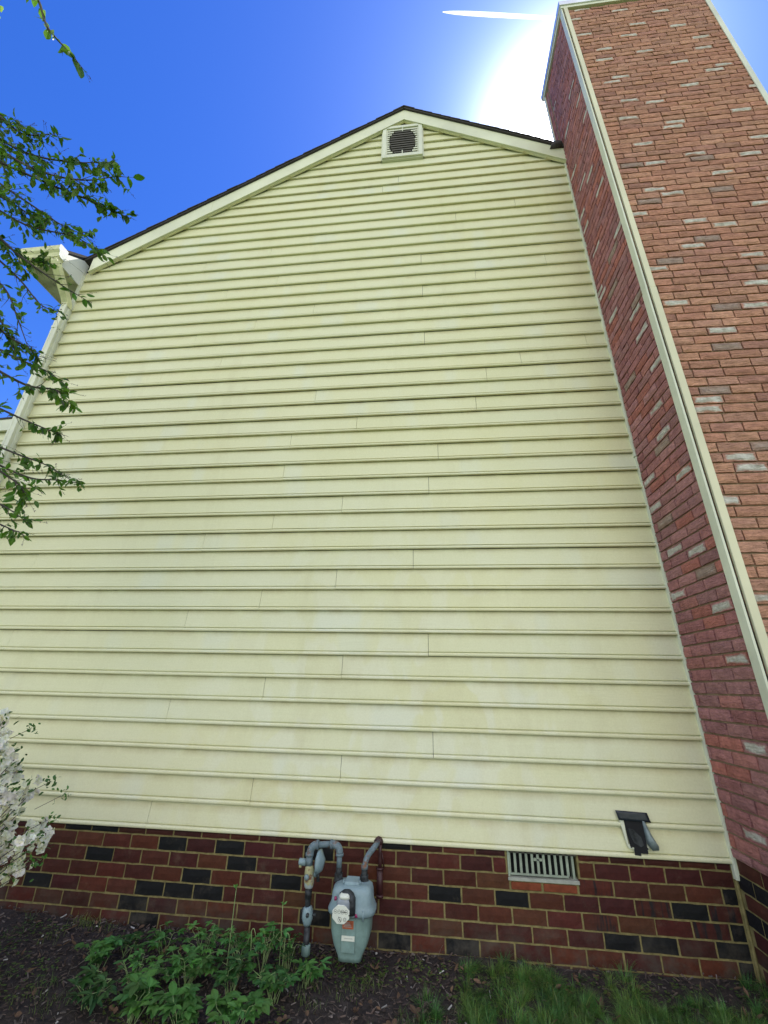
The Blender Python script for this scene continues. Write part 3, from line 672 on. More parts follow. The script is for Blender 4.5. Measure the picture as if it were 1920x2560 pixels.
# ============================================================ GAS METER
def gas_meter():
    root = empty('gas_meter', (-.49, -.2, 0))
    tag(root, 'blue grey gas meter with white dial and rusty pipes before the brick foundation', 'gas meter')
    def part(g, name, mat, par=None, smooth=True, bevel=0):
        o = g.build(name, mat, par or root, smooth, bevel)
        if par is None: o.matrix_parent_inverse = Matrix.Translation((.49, .2, 0))
        return o
    cx = -.488
    g = MB(); g.loft([(cx, -.205, .040, .066, .066, 5), (cx, -.205, .060, .070, .068, 5), (cx, -.205, .110, .098, .074, 4.5), (cx, -.205, .160, .114, .078, 4), (cx, -.205, .232, .119, .080, 4), (cx, -.205, .244, .124, .082, 4)], 36)
    lo = part(g, 'lower_case', M['meter2'])
    g = MB(); g.box(cx - .046, cx + .032, -.2885, -.270, .085, .232); part(g, 'front_rib', M['meter2'], lo, False, .003)
    g = MB(); g.loft([(cx, -.205, .236, .128, .086, 3.4), (cx, -.205, .248, .139, .095, 3.2), (cx, -.205, .262, .140, .097, 3.2), (cx, -.205, .276, .132, .092, 3.4), (cx, -.205, .292, .121, .086, 4), (cx, -.205, .335, .118, .083, 4.5), (cx, -.205, .358, .112, .078, 4.5), (cx, -.205, .370, .096, .064, 4.5), (cx, -.205, .373, .080, .050, 4)], 36)
    up = part(g, 'upper_case', M['meter'])
    g = MB()
    for sx in (-.105, .107, -.085, .075):
        g = MB(); g.tube([(cx + sx, -.292 if abs(sx) < .1 else -.262, .228), (cx + sx, -.292 if abs(sx) < .1 else -.262, .275)], .0065, 6); part(g, 'bolt', M['meter'], up)
    # top plate with lugs
    g = MB(); g.hexa([(cx - .048, -.252, .372), (cx + .040, -.252, .372), (cx + .036, -.180, .380), (cx - .044, -.180, .380), (cx - .046, -.248, .386), (cx + .038, -.248, .386), (cx + .034, -.184, .394), (cx - .042, -.184, .394)])
    tp = part(g, 'top_plate', M['meter'], None, False, .003)
    for x, y in ((cx - .052, -.245), (cx + .044, -.245), (cx + .044, -.185)):
        g = MB(); g.tube([(x, y, .368), (x, y, .396)], .0038, 6); part(g, 'bolt', M['meter'], tp)
    # index housing, dome and dial
    g = MB(); g.loft([(cx - .020, -.305, .262, .052, .030, 3.5), (cx - .020, -.305, .330, .050, .030, 3.5), (cx - .022, -.302, .352, .040, .028, 2.8), (cx - .022, -.298, .364, .022, .018, 2.4)], 24)
    ix = part(g, 'index_housing', M['iron'])
    g = MB(); g.loft([(cx - .034, -.322, .282, .040, .024, 3), (cx - .034, -.322, .322, .038, .022, 3), (cx - .034, -.320, .346, .030, .020, 3), (cx - .034, -.318, .352, .018, .012, 2.4)], 22); part(g, 'clear_cover', M['glass'], ix)
    g = MB(); g.loft([(cx - .030, -.318, .338, .033, .027, 3), (cx - .030, -.316, .352, .030, .024, 3), (cx - .030, -.312, .358, .020, .016, 2.6)], 20); part(g, 'dome_cap', M['dial'], ix)
    dx, dz, dy = cx - .043, .270, -.3505
    oc = []
    for k in range(8):
        a = 2 * pi * (k + .5) / 8; oc.append((dx + .052 * cos(a), dy, dz + .044 * sin(a) + .003))
    g = MB(); g.prism(oc, (0, .010, 0)); g.box(dx - .034, dx + .034, dy + .0105, dy + .022, dz - .025, dz + .030); dp = part(g, 'dial_plate', M['dial'], ix, False, .002)
    g = MB()
    def ring(x, z, r, w_=.0011):
        n = 20; b = len(g.v)
        for k in range(n):
            a = 2 * pi * k / n
            g.v.append((x + (r - w_) * cos(a), dy - .0012, z + (r - w_) * sin(a))); g.v.append((x + r * cos(a), dy - .0012, z + r * sin(a)))
        for k in range(n):
            j = (k + 1) % n; g.face((b + 2 * k, b + 2 * k + 1, b + 2 * j + 1, b + 2 * j))
    def hand(x, z, r, a, w_=.0016):
        d = Vector((cos(a), 0, sin(a))); n = Vector((-sin(a), 0, cos(a))); p = Vector((x, dy - .0018, z))
        g.quad(p - n * w_ - d * r * .25, p + d * r, p + d * r * .98 + n * w_ * .2, p + n * w_ - d * r * .25)
    for i, a in enumerate((2.7, 1.5, .2, 3.3)):
        x = dx - .031 + i * .0205; ring(x, dz + .016, .0092); hand(x, dz + .016, .008, a, .002)
    g.box(dx - .002, dx + .034, dy - .0016, dy - .0012, dz + .0145, dz + .0175)
    ring(dx - .004, dz - .018, .011); hand(dx - .004, dz - .018, .012, -1.0, .003); hand(dx - .008, dz - .010, .007, 2.1, .0025)
    ring(dx + .024, dz - .017, .0085); ring(dx + .024, dz - .017, .005, .0008)
    g.box(dx + .045, dx + .050, dy - .0015, dy - .0011, dz, dz + .005); g.box(dx - .051, dx - .047, dy - .0015, dy - .0011, dz + .004, dz + .008)
    part(g, 'dial_marking', M['black'], dp, False)
    g = MB(); g.loft([(dx - .040, -.315, .322, .008, .008, 2), (dx - .040, -.315, .338, .007, .007, 2)], 10); part(g, 'wire_seal', M['pink'], ix)
    g = MB(); g.loft([(cx + .036, -.300, .246, .010, .004, 2), (cx + .036, -.300, .262, .005, .004, 2)], 10); part(g, 'wire_seal', M['pink'], ix)
    # tags
    g = MB(); g.box(cx - .040, cx + .022, -.2915, -.2888, .190, .226); ot = part(g, 'warning_tag', M['orange'], lo, False)
    g = MB()
    for q in range(4): g.box(cx - .034 + .002 * q, cx + .012 - .004 * q, -.2922, -.2916, .198 + q * .006, .2005 + q * .006)
    part(g, 'tag_print', M['grey'], lo, False)
    g = MB(); g.box(cx - .043, cx + .031, -.2912, -.2888, .138, .160); part(g, 'number_label', M['dial'], lo, False)
    g = MB()
    for q in range(9): g.box(cx - .026 + q * .0052, cx - .0228 + q * .0052, -.2917, -.2913, .1475, .1515)
    part(g, 'label_print', M['grey'], lo, False)
    # nuts
    for x in (-.586, -.428):
        g = MB(); g.loft([(x, -.175, .362, .026, .026, 2), (x, -.175, .378, .026, .026, 2)], 20); g.loft([(x, -.175, .378, .024, .024, 3), (x, -.175, .400, .024, .024, 3)], 8); g.loft([(x, -.175, .400, .019, .019, 2), (x, -.175, .430, .017, .017, 2)], 16)
        part(g, 'swivel_nut', M['iron'], None, False, .001)
    # inlet
    y = -.175; g = MB()
    g.tube([(-.586, y, .425), (-.586, y, .500)], .0165, 16); g.tube([(-.640, y, .541), (-.735, y - .002, .533)], .0165, 16)
    ip = part(g, 'inlet_pipe', M['pipe'])
    g = MB(); g.tube(arc((-.586, y, .493), (-.586, y, .541), (-.640, y, .541)), .0215, 16); g.tube([(-.586, y, .485), (-.586, y, .497)], .0245, 16); g.tube([(-.634, y, .541), (-.646, y, .5405)], .0245, 16); part(g, 'elbow', M['pipe'], ip)
    g = MB(); g.tube(arc((-.722, y - .002, .534), (-.772, y, .531), (-.775, y, .478)), .0225, 16); g.tube([(-.722, y, .534), (-.734, y, .5335)], .0255, 16); g.tube([(-.775, y, .490), (-.775, y, .474)], .0255, 16); part(g, 'elbow', M['pipe'], ip)
    g = MB(); g.tube([(-.775, y, .475), (-.773, y, .425)], .021, 16); part(g, 'nipple', M['pipe'], ip)
    # regulator: disc diaphragm seen edge-on, and its cap
    g = MB(); g.tube([(-.735, y + .01, .440), (-.722, y + .01, .440), (-.720, y + .01, .440), (-.704, y + .01, .436), (-.685, y + .01, .432)], [.030, .066, .070, .052, .030], 24)
    rg = part(g, 'regulator', M['meter'])
    g = MB(); g.tube([(-.795, y, .442), (-.835, y, .442), (-.838, y, .442)], [.019, .019, .014], 16); part(g, 'spring_cap', M['meter'], rg)
    g = MB(); g.tube([(-.828, y - .004, .430), (-.828, y - .004, .415)], .009, 10); part(g, 'vent_plug', M['rust'], rg)
    g = MB(); g.tube([(-.715, y, .395), (-.712, y, .352)], .010, 10); part(g, 'vent_spout', M['iron'], rg)
    # yellowed plug valve, then the riser
    g = MB(); g.tube([(-.770, y, .428), (-.770, y, .420), (-.768, y, .396), (-.767, y, .350), (-.766, y, .325), (-.766, y, .318)], [.022, .026, .030, .031, .026, .022], 18)
    vb = part(g, 'regulator_body', M['rust'])
    g = MB(); g.tube([(-.776, y - .028, .378), (-.776, y - .040, .378)], [.016, .012], 12); part(g, 'plug', M['meter'], vb)
    g = MB(); g.tube([(-.766, y, .322), (-.764, y, .225)], .016, 16); g.tube([(-.766, y, .312), (-.765, y, .268)], .0205, 16); g.tube([(-.758, y, .150), (-.757, y, -.08)], .0175, 16)
    rp = part(g, 'riser_pipe', M['iron'])
    g = MB(); g.tube([(-.764, y, .232), (-.763, y, .226), (-.762, y, .206), (-.761, y, .180), (-.760, y, .158), (-.759, y, .146)], [.021, .027, .031, .033, .025, .022], 18); sv = part(g, 'shutoff_valve', M['meter'])
    g = MB(); g.tube([(-.755, y - .028, .204), (-.752, y - .046, .204)], .009, 12); part(g, 'valve_key', M['iron'], sv)
    g = MB(); g.tube([(-.735, y, .195), (-.712, y, .195)], .008, 8); part(g, 'valve_bolt', M['iron'], sv)
    g = MB(); g.box(-.796, -.790, y - .012, y + .012, .165, .222); part(g, 'lock_wing', M['iron'], sv)
    g = MB(); g.tube([(-.757, y, .062), (-.757, y, .058), (-.757, y, .016), (-.757, y, .012)], [.022, .026, .026, .022], 16); part(g, 'coupling', M['meter2'], rp)
    # outlet to the wall
    g = MB(); g.tube(arc((-.428, y, .425), (-.428, y, .480), (-.400, y + .045, .500), 8), .0165, 16); g.tube([(-.402, y + .043, .499), (-.358, -.022, .528)], .0165, 16); g.tube([(-.428, y, .428), (-.428, y, .448)], .0205, 16)
    op = part(g, 'outlet_pipe', M['pipe'])
    g = MB(); g.tube([(-.366, -.040, .523), (-.357, -.018, .530)], .027, 18); part(g, 'wall_flange', M['maroon'], op)
    g = MB(); g.tube([(-.350, -.042, .515), (-.350, -.040, .470), (-.349, -.038, .432), (-.349, -.036, .392)], [.013, .009, .012, .011], 10); g.tube([(-.349, -.036, .396), (-.349, -.036, .386)], .024, 16); g.tube([(-.349, -.036, .388), (-.348, -.034, .250)], .0195, 16); g.tube([(-.348, -.034, .262), (-.348, -.034, .246)], .0225, 16)
    g.tube([(-.340, -.030, .470), (-.330, -.028, .430), (-.326, -.026, .392)], .004, 6)
    part(g, 'drip_leg', M['maroon'], op)
gas_meter()

# ============================================================ LEAVES
def leaf(g, base, d, n, Ln, W, col, fold=.25, droop=.15):
    """pointed oval leaf, 8 faces, folded along its midrib"""
    d = Vector(d).normalized(); s = d.cross(Vector(n)); s = s.normalized() if s.length > 1e-4 else d.orthogonal().normalized(); nn = s.cross(d).normalized()
    base = Vector(base); b = len(g.v); st = ((0, .03), (.25, .8), (.55, 1.), (.82, .55), (1., .0))
    for t, w_ in st:
        c = base + d * (Ln * t) - nn * (droop * Ln * t * t)
        hw = W * .5 * w_
        g.v.append(tuple(c + s * hw + nn * hw * fold)); g.v.append(tuple(c)); g.v.append(tuple(c - s * hw + nn * hw * fold))
    for i in range(4):
        for k in (0, 1): g.face((b + 3 * i + k, b + 3 * i + k + 1, b + 3 * i + 3 + k + 1, b + 3 * i + 3 + k), col)
def rv(): return Vector((random.uniform(-1, 1), random.uniform(-1, 1), random.uniform(-1, 1)))
def tint(a=.7, b=1.35):
    k = random.uniform(a, b); return (k * random.uniform(.85, 1.2), k, k * random.uniform(.7, 1.1), 0)

# ============================================================ TREE at the left
BR = [[[-2.545, -2.615, 4.404], [-2.219, -2.676, 4.614], [-1.9, -2.632, 4.57], [-1.826, -2.598, 4.487], [-1.782, -2.553, 4.367], [-1.728, -2.526, 4.293], [-1.668, -2.502, 4.229], [-1.624, -2.485, 4.177], [-1.572, -2.462, 4.113]], [[-2.686, -2.466, 4.293], [-2.25, -2.395, 4.174], [-2.085, -2.352, 4.051], [-1.963, -2.327, 3.957], [-1.812, -2.326, 3.93]], [[-2.544, -2.49, 4.087], [-2.242, -2.382, 4.019], [-2.006, -2.27, 3.926], [-1.799, -2.204, 3.931], [-1.633, -2.161, 3.983]], [[-2.568, -2.46, 4.056], [-2.159, -2.395, 3.87], [-1.807, -2.325, 3.656], [-1.541, -2.31, 3.549], [-1.335, -2.329, 3.508]], [[-2.379, -2.497, 3.796], [-2.077, -2.404, 3.708], [-1.768, -2.301, 3.601], [-1.564, -2.231, 3.542], [-1.411, -2.172, 3.497]], [[-3.074, -2.224, 4.413], [-2.646, -2.112, 4.238], [-2.315, -2.001, 4.04], [-2.1, -1.93, 3.906], [-1.937, -1.892, 3.836]], [[-2.962, -2.204, 4.156], [-2.549, -2.097, 3.986], [-2.229, -2.0, 3.816], [-1.954, -1.952, 3.75], [-1.814, -1.916, 3.678]], [[-2.616, -2.3, 3.745], [-2.294, -2.184, 3.636], [-2.065, -2.052, 3.464], [-1.89, -1.955, 3.362], [-1.781, -1.889, 3.314]], [[-3.06, -2.079, 4.024], [-2.582, -1.987, 3.782], [-2.258, -1.906, 3.525], [-2.075, -1.87, 3.335], [-1.918, -1.88, 3.25]], [[-2.901, -2.094, 3.765], [-2.462, -2.001, 3.55], [-2.228, -1.949, 3.377], [-2.116, -1.903, 3.187], [-2.027, -1.87, 3.022]], [[-2.595, -2.159, 3.353], [-2.29, -2.012, 3.194], [-2.133, -1.901, 3.08], [-2.071, -1.838, 3.056], [-2.059, -1.779, 3.028]], [[-2.991, -1.919, 3.494], [-2.562, -1.795, 3.252], [-2.294, -1.734, 3.116], [-2.075, -1.696, 3.021], [-1.957, -1.673, 2.936]], [[-2.302, -2.22, 2.957], [-2.042, -2.076, 2.802], [-1.838, -1.962, 2.704], [-1.732, -1.902, 2.711], [-1.73, -1.838, 2.679]], [[-3.004, -1.793, 3.203], [-2.59, -1.651, 2.952], [-2.313, -1.577, 2.826], [-2.148, -1.541, 2.762], [-2.051, -1.526, 2.728]], [[-3.152, -1.627, 3.065], [-2.665, -1.516, 2.777], [-2.353, -1.491, 2.644], [-2.118, -1.493, 2.556], [-1.915, -1.489, 2.447]], [[-3.177, -1.577, 2.988], [-2.681, -1.47, 2.697], [-2.295, -1.425, 2.523], [-2.056, -1.449, 2.477], [-1.881, -1.484, 2.437]], [[-2.866, -1.685, 2.675], [-2.411, -1.581, 2.374], [-2.157, -1.579, 2.265], [-1.993, -1.597, 2.178]], [[-2.99, -1.572, 2.622], [-2.494, -1.48, 2.305], [-2.211, -1.496, 2.188], [-2.039, -1.549, 2.129]], [[-2.764, -2.201, 3.775], [-2.471, -2.096, 3.702], [-2.296, -2.019, 3.664], [-2.204, -1.941, 3.6], [-2.127, -1.902, 3.627]], [[-2.303, -2.05, 2.532], [-2.053, -1.95, 2.421], [-1.921, -1.868, 2.32], [-1.837, -1.807, 2.258], [-1.843, -1.762, 2.208]], [[-3.031, -2.231, 4.35], [-2.706, -2.128, 4.179], [-2.473, -2.052, 4.051], [-2.309, -2.002, 3.964], [-2.192, -1.957, 3.876]], [[-2.707, -2.131, 3.494], [-2.436, -2.03, 3.358], [-2.246, -1.937, 3.219], [-2.177, -1.88, 3.133], [-2.149, -1.826, 3.046]]]
def tree():
    root = empty('tree', (-4.4, -2.3, -.03)); tag(root, 'drooping leafy tree whose branches hang into the left edge in front of the house', 'tree')
    inv = Matrix.Translation((4.4, 2.3, .03))
    tr = MB(); tr.tube([(-4.4, -2.3, -.15), (-4.38, -2.28, .8), (-4.34, -2.22, 1.8), (-4.30, -2.25, 2.8), (-4.22, -2.3, 3.8), (-4.15, -2.35, 5.0)], [.13, .11, .10, .085, .06, .03], 14)
    t = tr.build('trunk', M['bark'], root, True); t.matrix_parent_inverse = inv
    br = MB(); lf = MB(); bd = MB()
    def catm(P, n=6):
        out_ = []; P = [Vector(p) for p in P]
        for i in range(len(P) - 1):
            p0 = P[max(i - 1, 0)]; p1 = P[i]; p2 = P[i + 1]; p3 = P[min(i + 2, len(P) - 1)]
            for k in range(n):
                u = k / n; out_.append(.5 * ((2 * p1) + (p2 - p0) * u + (2 * p0 - 5 * p1 + 4 * p2 - p3) * u * u + (3 * p1 - p0 - 3 * p2 + p3) * u ** 3))
        return out_ + [P[-1]]
    def leafat(p, dirv, size=1.):
        d = (dirv * .55 + rv() * .75 + Vector((0, 0, -.45))).normalized()
        lsz = random.uniform(.026, .052) * size
        leaf(lf, p, d, (rv() + Vector((0, 0, .8))), lsz, lsz * random.uniform(.40, .56), tint(), random.uniform(.1, .6), random.uniform(0, .4))
    def raceme(p, d):
        d = (d + rv() * .35).normalized(); L_ = random.uniform(.03, .07); q = [p, p + d * L_ * .5, p + d * L_ + Vector((0, 0, -.004))]; br.tube(q, .0006, 3, cap=False)
        for k in range(random.randint(3, 6)):
            c = p + d * L_ * random.uniform(.35, 1); r = random.uniform(.0014, .0024); b = len(bd.v); o_ = rv() * .003
            bd.v += [tuple(c + o_ + Vector(e) * r) for e in ((1, 0, 0), (-1, 0, 0), (0, 1, 0), (0, -1, 0), (0, 0, 1.4), (0, 0, -1.4))]
            for f in ((0, 2, 4), (2, 1, 4), (1, 3, 4), (3, 0, 4), (2, 0, 5), (1, 2, 5), (3, 1, 5), (0, 3, 5)): bd.face(tuple(b + i for i in f))
    def twig(p, d, Ln, r, dens=1.):
        n = max(3, int(Ln / .03)); pts = [p]; dd = d.normalized()
        for k in range(n):
            dd = (dd + rv() * .22 + Vector((0, 0, -.05))).normalized(); pts.append(pts[-1] + dd * Ln / n)
        br.tube(pts, [r * (1 - .7 * i / n) for i in range(n + 1)], 4, cap=False)
        for i in range(1, n + 1):
            if random.random() < .75 * dens: leafat(pts[i], dd)
            if random.random() < .25 * dens: leafat(pts[i], dd)
        if random.random() < .5: raceme(pts[-1], dd)
    for bi, P in enumerate(BR):
        pts = catm(P, 7); n = len(pts); sparse = bi in (0, 7, 8, 9)
        hub = Vector((-4.28, -2.27, max(1.6, min(4.4, P[0][2] - .5)))); p0 = Vector(P[0])
        br.tube(arc(hub, (hub + p0) * .5 + Vector((0, 0, .25)), p0, 6), [.022, .020, .017, .014, .012, .010, .008], 7)
        br.tube(pts, [.008 * (1 - i / n) + .0011 for i in range(n)], 6)
        step = 0
        for i in range(2, n):
            d = (pts[min(i + 1, n - 1)] - pts[i - 1]).normalized(); frac = i / n
            dens = .35 if bi == 0 else (.5 if sparse else (1.25 if bi < 7 or bi in (18, 20) else .8))
            if bi == 0:
                if random.random() < .8: leafat(pts[i], d, 1.25)
                if random.random() < .2: raceme(pts[i], (d + rv() * .8).normalized())
                continue
            for rep in range(2):
                if random.random() < dens * (.68 if frac < .85 else .55):
                    sd_ = d.cross(rv()).normalized(); twig(pts[i], d * .9 + sd_ * random.uniform(.5, 1.1), random.uniform(.05, .17) * (1.15 - .75 * frac) * (.75 if 8 < bi < 18 else 1), .0018, dens)
            if random.random() < dens: leafat(pts[i], d)
            if random.random() < .18: raceme(pts[i], (d + rv()).normalized())
        leafat(pts[-1], d); raceme(pts[-1], d)
    # crown beyond the frame, so the tree is whole
    for q in range(260):
        a = random.uniform(0, 2 * pi); r = random.uniform(.3, 1.15); p = Vector((-4.55 + r * cos(a) * 1.1, -2.4 + r * sin(a), random.uniform(2.3, 5.6)))
        if p.x > -3.25: continue
        twig(p, rv() + Vector((0, 0, -.3)), random.uniform(.15, .35), .002, 1.)
    for nm, mb, mt in (('branches', br, M['twig']), ('foliage', lf, M['leaf']), ('flower_buds', bd, M['bud'])):
        o = mb.build(nm, mt, root); o.matrix_parent_inverse = inv
    # two young leaves close to the viewer
    nl = MB()
    for p, d in (((-.990, -2.978, 2.936), (.25, .1, -1)), ((-.995, -2.970, 2.912), (.15, .05, -1)), ((-1.0, -2.975, 2.95), (-.6, .2, -.6))): leaf(nl, p, d, (.3, -1, .2), .024, .012, (1, 1, 1, 0), .3, .1)
    nl.tube(arc((-1.002, -2.976, 2.93), (-1.08, -2.985, 2.98), (-1.40, -2.90, 3.0)), .0010, 4)
    nl.tube(arc((-1.40, -2.90, 3.0), (-2.3, -2.75, 3.1), (-3.2, -2.4, 3.9), 10), .003, 5); nl.tube(arc((-3.2, -2.4, 3.9), (-3.8, -2.3, 4.3), (-4.2, -2.32, 4.2), 6), .006, 6)
    o = nl.build('young_shoot', M['leaf_near'], root); o.matrix_parent_inverse = inv
tree()

# ============================================================ AZALEA
def azalea():
    root = empty('azalea_bush', (-2.6, -1.1, -.03)); tag(root, 'azalea bush covered in white blossom at the lower left corner beside the wall', 'bush')
    inv = Matrix.Translation((2.6, 1.1, .03)); st = MB(); lf = MB(); pt = MB()
    F = [(-1.976,-1.363,1.273),(-1.923,-1.363,1.192),(-1.887,-1.336,1.111),(-1.987,-1.222,.994),(-1.97,-1.184,.907),(-2.006,-1.085,.909),(-1.884,-1.169,.972),(-2.115,-1.037,.787),(-2.033,-1.07,.831),(-2.058,-.94,.617),(-2.02,-1.07,.689),(-1.76,-1.245,.782),(-1.891,-1.009,.726),(-2.032,-.924,.566),(-2.113,-.947,.553),(-1.847,-1.126,.79),(-2.024,-1.21,1.055),(-1.906,-1.4,1.15),(-2.012,-1.16,1.031),(-2.008,-1.12,.734)]
    F2 = list(F)
    for q in range(230):
        a = random.uniform(0, 2 * pi); ph = random.uniform(.1, pi * .6); r = random.uniform(.75, 1.)
        p = (-2.62 + .58 * r * sin(ph) * cos(a), -1.15 + .55 * r * sin(ph) * sin(a), .52 + .72 * r * cos(ph))
        if p[0] < -2.10: F2.append(p)
    def flower(p, d, s):
        d = Vector(d).normalized(); u = d.orthogonal().normalized(); v = d.cross(u); ro = random.uniform(0, 1.2); k = random.uniform(.8, 1.03); col = (k, k * random.uniform(.90, 1.), k * random.uniform(.88, 1.02), 0)
        for i in range(5):
            a = ro + 2 * pi * i / 5; e = u * cos(a) + v * sin(a)
            leaf(pt, Vector(p) + e * s * .04, e * .8 + d * random.uniform(.35, .9), d, s * random.uniform(.5, .62), s * .66, col, .35, random.uniform(.1, .6))
    for fi, p in enumerate(F2):
        p = Vector(p); main = fi < len(F)
        base = Vector((-2.6 + random.uniform(-.1, .1), -1.12 + random.uniform(-.1, .1), 0)); mid = (base + p) * .5 + Vector((-.05, 0, .12))
        st.tube(arc(base, mid, p, 5), [.006, .005, .004, .003, .0025, .0015], 4, cap=False)
        outd = (p - Vector((-2.62, -1.15, .55))).normalized()
        for k in range(random.randint(15, 20) if main else 7):
            q = p + rv() * .036 + Vector((-.03, 0, 0))
            if random.random() < .8: flower(q, outd + rv() * .7 + Vector((.15, -.35, 0)), random.uniform(.025, .040))
        for k in range(random.randint(12, 18) if main else 8):
            q = p + rv() * .05 - outd * .01 + Vector((-.02, 0, 0)); L_ = random.uniform(.016, .030); leaf(lf, q, outd + rv() * .9 + Vector((0, 0, .2)), rv() + Vector((0, 0, 1)), L_, L_ * .5, tint(.6, 1.5), .2, .1)
    for tipp in ((-1.815, -1.18, 1.0), (-1.75, -1.2, .86), (-1.80, -1.1, .93), (-1.93, -1.25, 1.23), (-1.82, -1.12, .68)):
        for k in range(16):
            q = Vector(tipp) + rv() * .028; L_ = random.uniform(.014, .026); leaf(lf, q, rv() + Vector((.5, 0, .3)), rv() + Vector((0, 0, 1)), L_, L_ * .55, tint(.9, 1.6), .2, .1)
        st.tube([tipp, Vector(tipp) + Vector((-.12, 0, -.06))], .0015, 4, cap=False)
    for nm, mb, mt in (('stems', st, M['twig']), ('foliage', lf, M['shrub']), ('blossom', pt, M['petal'])):
        o = mb.build(nm, mt, root); o.matrix_parent_inverse = inv
azalea()

# ============================================================ PERENNIALS in the bed
def perennial(name, x, y, htop, spread, nst, label, leafsize=.058, group='leafy perennials in the bed'):
    ptone = random.uniform(.6, 1.2); pw = random.uniform(.32, .6); leafsize *= random.uniform(.7, 1.1); pn = random.choice(((3, 3, 5), (5, 5, 7), (3, 5, 5)))
    z = gz(x, y); root = empty(name, (x, y, z)); tag(root, label, 'plant', group)
    inv = Matrix.Translation((-x, -y, -z)); st = MB(); lf = MB()
    for s_ in range(nst):
        a = random.uniform(0, 2 * pi); r = spread * sqrt(random.random()); top = Vector((x + r * cos(a), y + r * sin(a) * .8, z + htop * random.uniform(.55, 1.)))
        b = Vector((x + random.uniform(-.02, .02), y + random.uniform(-.02, .02), z - .02))
        path = arc(b, (b + top) * .5 + Vector((0, 0, htop * .3)), top, 5); st.tube(path, [.0022, .002, .0018, .0016, .0014, .001], 4, cap=False)
        for hub in (path[-1], path[-2], path[-3]):
            if hub is not path[-1] and random.random() < .35: continue
            a2 = random.uniform(0, 2 * pi); nl = random.choice(pn); mainv = Vector((cos(a2), sin(a2), random.uniform(.0, .5))).normalized()
            pe = hub + mainv * .03; st.tube([hub, pe], .0011, 3, cap=False); sidev = mainv.cross(Vector((0, 0, 1))).normalized(); c = tint(.55 * ptone, 1.4 * ptone)
            for k in range(nl):
                t_ = (k - (nl - 1) / 2) * (1.25 if nl == 3 else .7); dv = mainv * cos(t_) + sidev * sin(t_) + Vector((0, 0, random.uniform(-.1, .15))); L_ = leafsize * random.uniform(.75, 1.1) * (1 if abs(t_) < .1 else .85)
                leaf(lf, pe, dv, Vector((0, 0, 1)) + rv() * .25, L_, L_ * pw * random.uniform(.85, 1.1), c, .25, random.uniform(.1, .35))
    for nm, mb, mt in (('stems', st, M['stem']), ('foliage', lf, M['per'])):
        o = mb.build(nm, mt, root); o.matrix_parent_inverse = inv
PL = [(-1.80, -.27, .11, .09, 6, 'low dark leafy perennial farthest left of the clump, close to the brick wall'),
      (-1.60, -.22, .13, .10, 8, 'small leafy perennial against the foundation below the single black brick'),
      (-1.34, -.26, .17, .11, 10, 'green leafy perennial at the wall left of the tall budding stalk'),
      (-1.12, -.27, .19, .10, 9, 'leafy perennial at the foot of the tall budding stalk'),
      (-.97, -.32, .20, .09, 9, 'leafy perennial with raised foliage left of the gas pipe'),
      (-.82, -.28, .17, .08, 9, 'bright leafy perennial at the foot of the gas riser pipe'),
      (-.70, -.36, .11, .07, 7, 'low leafy perennial right of the gas riser pipe under the meter'),
      (-1.58, -.50, .12, .13, 11, 'broad leafy perennial in the front left of the clump'),
      (-1.32, -.48, .16, .13, 13, 'broad leafy perennial in the middle of the clump'),
      (-1.05, -.52, .17, .13, 13, 'dense leafy perennial in front of the gas riser pipe'),
      (-.83, -.50, .15, .10, 10, 'leafy perennial at the right end of the clump'),
      (-1.45, -.72, .13, .13, 11, 'large leaved perennial at the bottom edge, left of its neighbour'),
      (-1.20, -.74, .15, .12, 12, 'large leaved perennial at the bottom edge in the middle'),
      (-.93, -.74, .14, .11, 11, 'large leaved perennial at the bottom edge, right of its neighbour')]
PL += [(-1.86, -.42, .12, .10, 8, 'scraggly leafy perennial at the left edge of the clump on the mulch'), (-1.72, -.66, .12, .12, 9, 'leafy perennial at the lower left corner of the clump near the bottom edge')]
for i, (x, y, h, s_, n, lb) in enumerate(PL): perennial('perennial_plant', x, y, h, s_, n, lb, .058 if y > -.6 else .070)

def stalk(x, y, top, lean, label, nod=False):
    z = gz(x, y); root = empty('flower_stalk', (x, y, z)); tag(root, label, 'plant stalk', 'budding stalks in the bed'); inv = Matrix.Translation((-x, -y, -z))
    st = MB(); tp = Vector((x + lean, y, top)); pts = arc((x, y, z - .01), (x - lean * .3, y, (z + top) / 2), tp, 8)
    if nod: pts = pts + arc(tp, tp + Vector((.015, 0, .03)), tp + Vector((.028, 0, -.03)), 5)[1:]
    st.tube(pts, [.0030 - .0012 * i / len(pts) for i in range(len(pts))], 5); o = st.build('stem', M['stem'], root, True); o.matrix_parent_inverse = inv
    e = pts[-1]
    for k in range(5):
        lf = MB(); leaf(lf, e + rv() * .003, rv() + Vector((0, 0, .7 if not nod else -.9)), rv(), random.uniform(.016, .030), .011, (2.2, 1.9, 1.6, 0), .4, .2)
        o = lf.build('bud', M['per'], root); o.matrix_parent_inverse = inv
    for k in range(3):
        lf = MB(); leaf(lf, pts[2 + k], rv(), (0, 0, 1), .03, .012, (1.4, 1.3, 1.2, 0))
        o = lf.build('leaf', M['per'], root); o.matrix_parent_inverse = inv
stalk(-1.171, -.3, .340, .0, 'tall pale stalk with an open bud, tallest one before the brick wall')
stalk(-.872, -.3, .278, -.010, 'thin pale stalk with a small bud just left of the gas pipe')
stalk(-.850, -.31, .150, .004, 'short nodding stalk with a hanging bud beside the gas pipe', True)
stalk(-1.03, -.33, .165, -.01, 'short nodding stalk with a yellowish bud between the two tall stalks', True)

